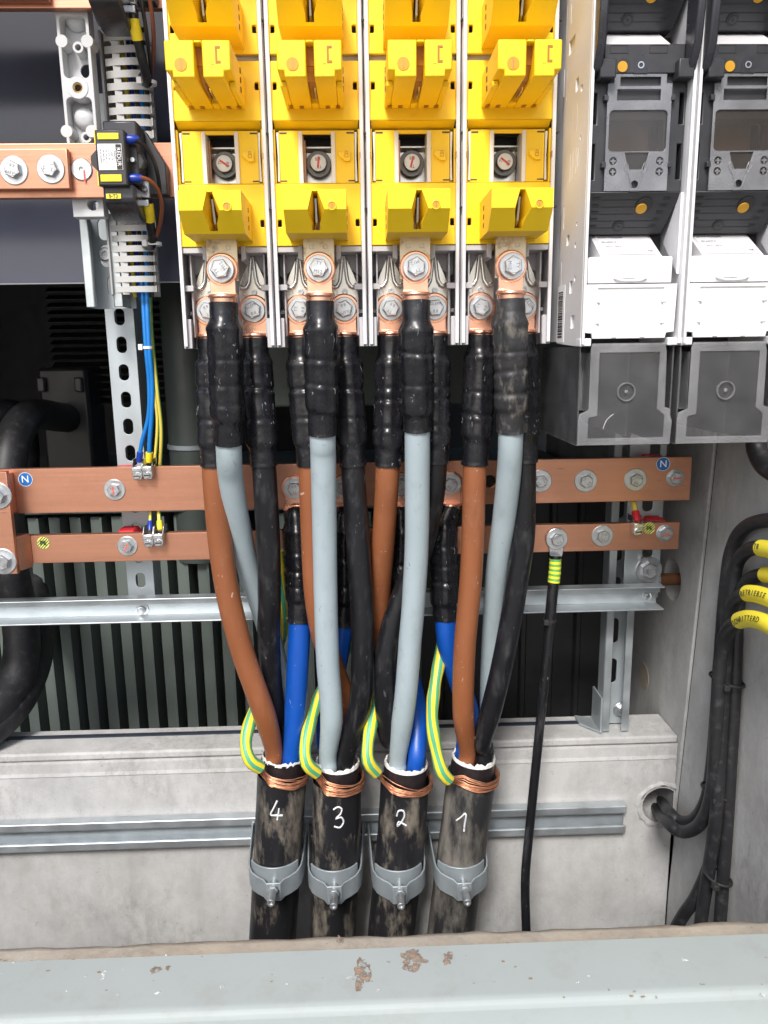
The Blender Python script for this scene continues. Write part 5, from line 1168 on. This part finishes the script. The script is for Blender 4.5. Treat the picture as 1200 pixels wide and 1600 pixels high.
    obj('bottom_lip', MB().box(.0008, .0950, -.0912, -.074, -.1020, -.1008), PCR, sh_)
    obj('round_boss', plate(circ(.0480, -.0485, .0092, 36), [circ(.0480, -.0485, .0082, 36)], -.0958, -.0932), PCR, sh_)
    obj('boss_dot', MB().lathe([(.0, -.0010), (.0018, -.0005), (.0020, 0)], (.0480, -.0945, -.0485), 'y', 14), PCR, sh_)
    sc = MB(); 
    if idx == 0:
        sc.tube(spline([(.0265, -.0936, -.085), (.030, -.0936, -.076), (.0365, -.0936, -.0705)], .003), .00025, 5); obj('scratch', sc, mat('scratch_white', (.7, .7, .7), .6), sh_)
    return u
for i in (0, 1): build_unit(i)

# ================================================================== EARTH LEAD AND OTHER CABLES
el = thing('earth_cable', 'single black earth cable with green-yellow band hanging from the PE bar', 'cable', (0, 0, 0))
c = at(870, 842, YN-.004)
b = MB().lathe([(.005, -.0030), (.0118, -.0030), (.0125, -.002), (.0125, 0), (.005, 0)], (c.x, YN-.0004, c.z), 'y', 30)
b.prism([(c.x-.0105, c.z-.005), (c.x+.0105, c.z-.005), (c.x+.0085, c.z-.022), (c.x+.0048, c.z-.029), (c.x-.0048, c.z-.029), (c.x-.0085, c.z-.022)], 'y', YN-.0036, YN-.0006)
obj('tinned_lug', b, SILV, el, bev=.0008)
q = spline([at(868, 868, .092), at(867, 890, .090), at(864, 920, .088), at(861, 950, .088), at(852, 1050, .085), at(840, 1170, .080), at(828, 1290, .070), at(821, 1370, .062), at(822, 1445, .055), at(826, 1530, .05)], .004)
obj('insulation', MB().tube(q, [.0062+(.0010 if i < 24 else 0) for i in range(len(q))], 16, seed=3, wob=.02), BKC, el, smooth=60)
obj('striped_band', MB().tube(q[1:9], [.0078, .0076, .0080, .0076, .0081, .0077, .0080, .0078], 16), GYT, el, smooth=60)
c = q[21]; obj('cable_tie', MB().lathe([(.0078, -.002), (.0086, -.002), (.0086, .002), (.0078, .002), (.0078, -.002)], (c.x, c.y, c.z), 'z', 18), INK, el)
obj('tie_head', MB().box(c.x-.010, c.x-.003, c.y-.011, c.y-.005, c.z-.004, c.z+.003), INK, el, bev=.0008)
# bundle beside the right wall
def rcable(lab, pts, r, tagtxt=None, grp='black cables beside the right wall', tp=None):
    t = thing('black_cable', lab, 'cable', (0, 0, 0), grp); W = lambda p: atX(p[0], p[1], p[2]) if p[2] > .3 else at(*p)
    q = spline([W(p) for p in pts], .006)
    obj('insulation', MB().tube(q, r, 16, seed=len(lab), wob=.015), RUB, t, smooth=60)
    if tagtxt:
        a_ = W(tp[0]); ix = min(range(len(q)), key=lambda j: (q[j]-a_).length)
        run = q[:ix+1][::-1]                      # from the marker's end outwards
        mk = obj('marker_sleeve', MB().tube(run, r+.0013, 20), YLW, t, smooth=60)
        S = [0]
        for u_, v_ in zip(run, run[1:]): S.append(S[-1]+(v_-u_).length)
        bm = bmesh.new()
        for n_, ch in enumerate(tagtxt):
            if ch == ' ': continue
            sp = .005+n_*.0060; j = next((j for j, l in enumerate(S) if l >= sp), None)
            if j is None or j == 0: break
            f_ = (sp-S[j-1])/(S[j]-S[j-1]); p = run[j-1].lerp(run[j], f_); d = (run[j]-run[j-1]).normalized()
            nrm = (Vector((CAM.x, CAM.y, p.z+.25))-p); nrm -= d*nrm.dot(d); nrm.normalize(); upv = nrm.cross(d)
            me = text(ch, .0085, 0, 0, 0, .0002, plane='xy'); M = Matrix((d, upv, nrm)).transposed().to_4x4(); M.translation = p+nrm*(r+.0018); me.transform(M); bm.from_mesh(me); bpy.data.meshes.remove(me)
        if len(bm.verts):
            me = bpy.data.meshes.new('lettering'); bm.to_mesh(me); obj('lettering', me, INK, mk)
        bm.free()
    return t
rcable('plain black cable curving highest over the bundle by the right wall', [(1290, 835, .428), (1230, 817, .428), (1190, 814, .428), (1160, 828, .428), (1143, 860, .428), (1134, 920, .428), (1126, 1020, .428), (1119, 1120, .428), (1112, 1200, .426), (1103, 1250, .424), (1085, 1280, .418), (1062, 1283, .410), (1045, 1268, .404), (1034, 1252, .200), (1028, 1246, .225)], .0080)
rcable('black cable with a yellow TR marker by the right wall', [(1290, 884, .418), (1240, 868, .420), (1200, 858, .421), (1172, 858, .422), (1152, 880, .423), (1144, 930, .424), (1139, 1030, .424), (1131, 1150, .424), (1123, 1270, .422), (1112, 1340, .417), (1088, 1400, .405), (1064, 1436, .393), (1030, 1500, .38)], .0080, 'TR', tp=((1189, 857, .421), (1260, 873, .419)))
rcable('black cable with a short yellow marker below the TR cable', [(1290, 922, .429), (1240, 906, .429), (1196, 898, .429), (1168, 908, .429), (1154, 940, .429), (1150, 1010, .429), (1147, 1090, .429), (1141, 1200, .429), (1135, 1300, .429), (1128, 1400, .427), (1123, 1470, .425), (1120, 1540, .425)], .0078, ' ', tp=((1196, 898, .429), (1260, 911, .429)))
rcable('black cable with a yellow BETRIEBSE marker by the right wall', [(1290, 995, .404), (1230, 950, .406), (1195, 932, .407), (1165, 928, .408), (1145, 945, .410), (1136, 985, .411), (1131, 1060, .412), (1126, 1150, .413), (1119, 1270, .413), (1109, 1350, .412), (1098, 1420, .408), (1092, 1470, .404), (1085, 1540, .40)], .0080, 'BETRIEBSE', tp=((1171, 929, .408), (1240, 956, .4055)))
rcable('black cable with a yellow SCHRITTERD marker in front of the bundle', [(1290, 1035, .396), (1230, 994, .398), (1190, 971, .399), (1160, 968, .400), (1138, 985, .402), (1127, 1020, .403), (1121, 1100, .405), (1116, 1200, .408), (1108, 1255, .409), (1092, 1289, .406), (1066, 1300, .398), (1042, 1285, .391), (1024, 1262, .200), (1016, 1252, .225)], .0080, 'SCHRITTERD', tp=((1157, 967, .400), (1230, 1003, .398)))
for i, (px, py, y, ring_) in enumerate(((1132, 1062, .418, .024), (1116, 1236, .418, .022), (1118, 1370, .417, .020))):
    c = atX(px, py, y); t = thing('bundle_tie', ['black cable tie round the bundle just under the yellow markers', 'black cable tie round the bundle beside the hole in the concrete', 'black cable tie round the bundle near its foot'][i], 'cable tie', (c.x, c.y, c.z))
    rr = [(ring_*1.25, ring_*.9)] ; k = 28
    b = MB(); 
    b.tube([(ring_*.78*math.cos(2*math.pi*j/k)+.003, ring_*.9*math.sin(2*math.pi*j/k), -.004*math.cos(2*math.pi*j/k)) for j in range(k+1)], .0016, 6, ref=Vector((0, 0, 1)))
    obj('strap', b, INK, t, smooth=60); obj('head', MB().box(-.012, -.005, -ring_*.95-.004, -ring_*.9+.004, -.003, .004), INK, t, bev=.0008)
rcable('black cable dropping behind the second clear shroud into a bend', [(1204, 540, .422), (1197, 590, .422), (1190, 640, .422), (1182, 685, .422), (1186, 712, .422), (1206, 735, .422), (1260, 752, .422)], .0110, grp=None)
# heavy cables at the far left
def lcable(lab, pts, r):
    t = thing('heavy_cable', lab, 'cable', (0, 0, 0), 'heavy cables on the far left'); q = spline([at(*p) for p in pts], .012)
    obj('insulation', MB().tube(q, r, 24, seed=4, wob=.01), RUB, t, smooth=60); return t
lcable('fat black cable arching over in the dark bay at far left', [(125, 655, .62), (95, 652, .55), (62, 648, .45), (40, 655, .38), (22, 685, .33), (12, 740, .30), (10, 850, .28), (30, 960, .27), (34, 1020, .25), (22, 1070, .22), (-10, 1110, .18), (-60, 1150, .15)], .026)
lcable('second fat black cable hidden behind the arching one at far left', [(-40, 700, .50), (-12, 655, .50), (12, 645, .52), (30, 655, .56), (40, 700, .60), (40, 850, .50), (58, 960, .36), (58, 1020, .30), (40, 1075, .24), (8, 1120, .19), (-50, 1170, .15)], .024)
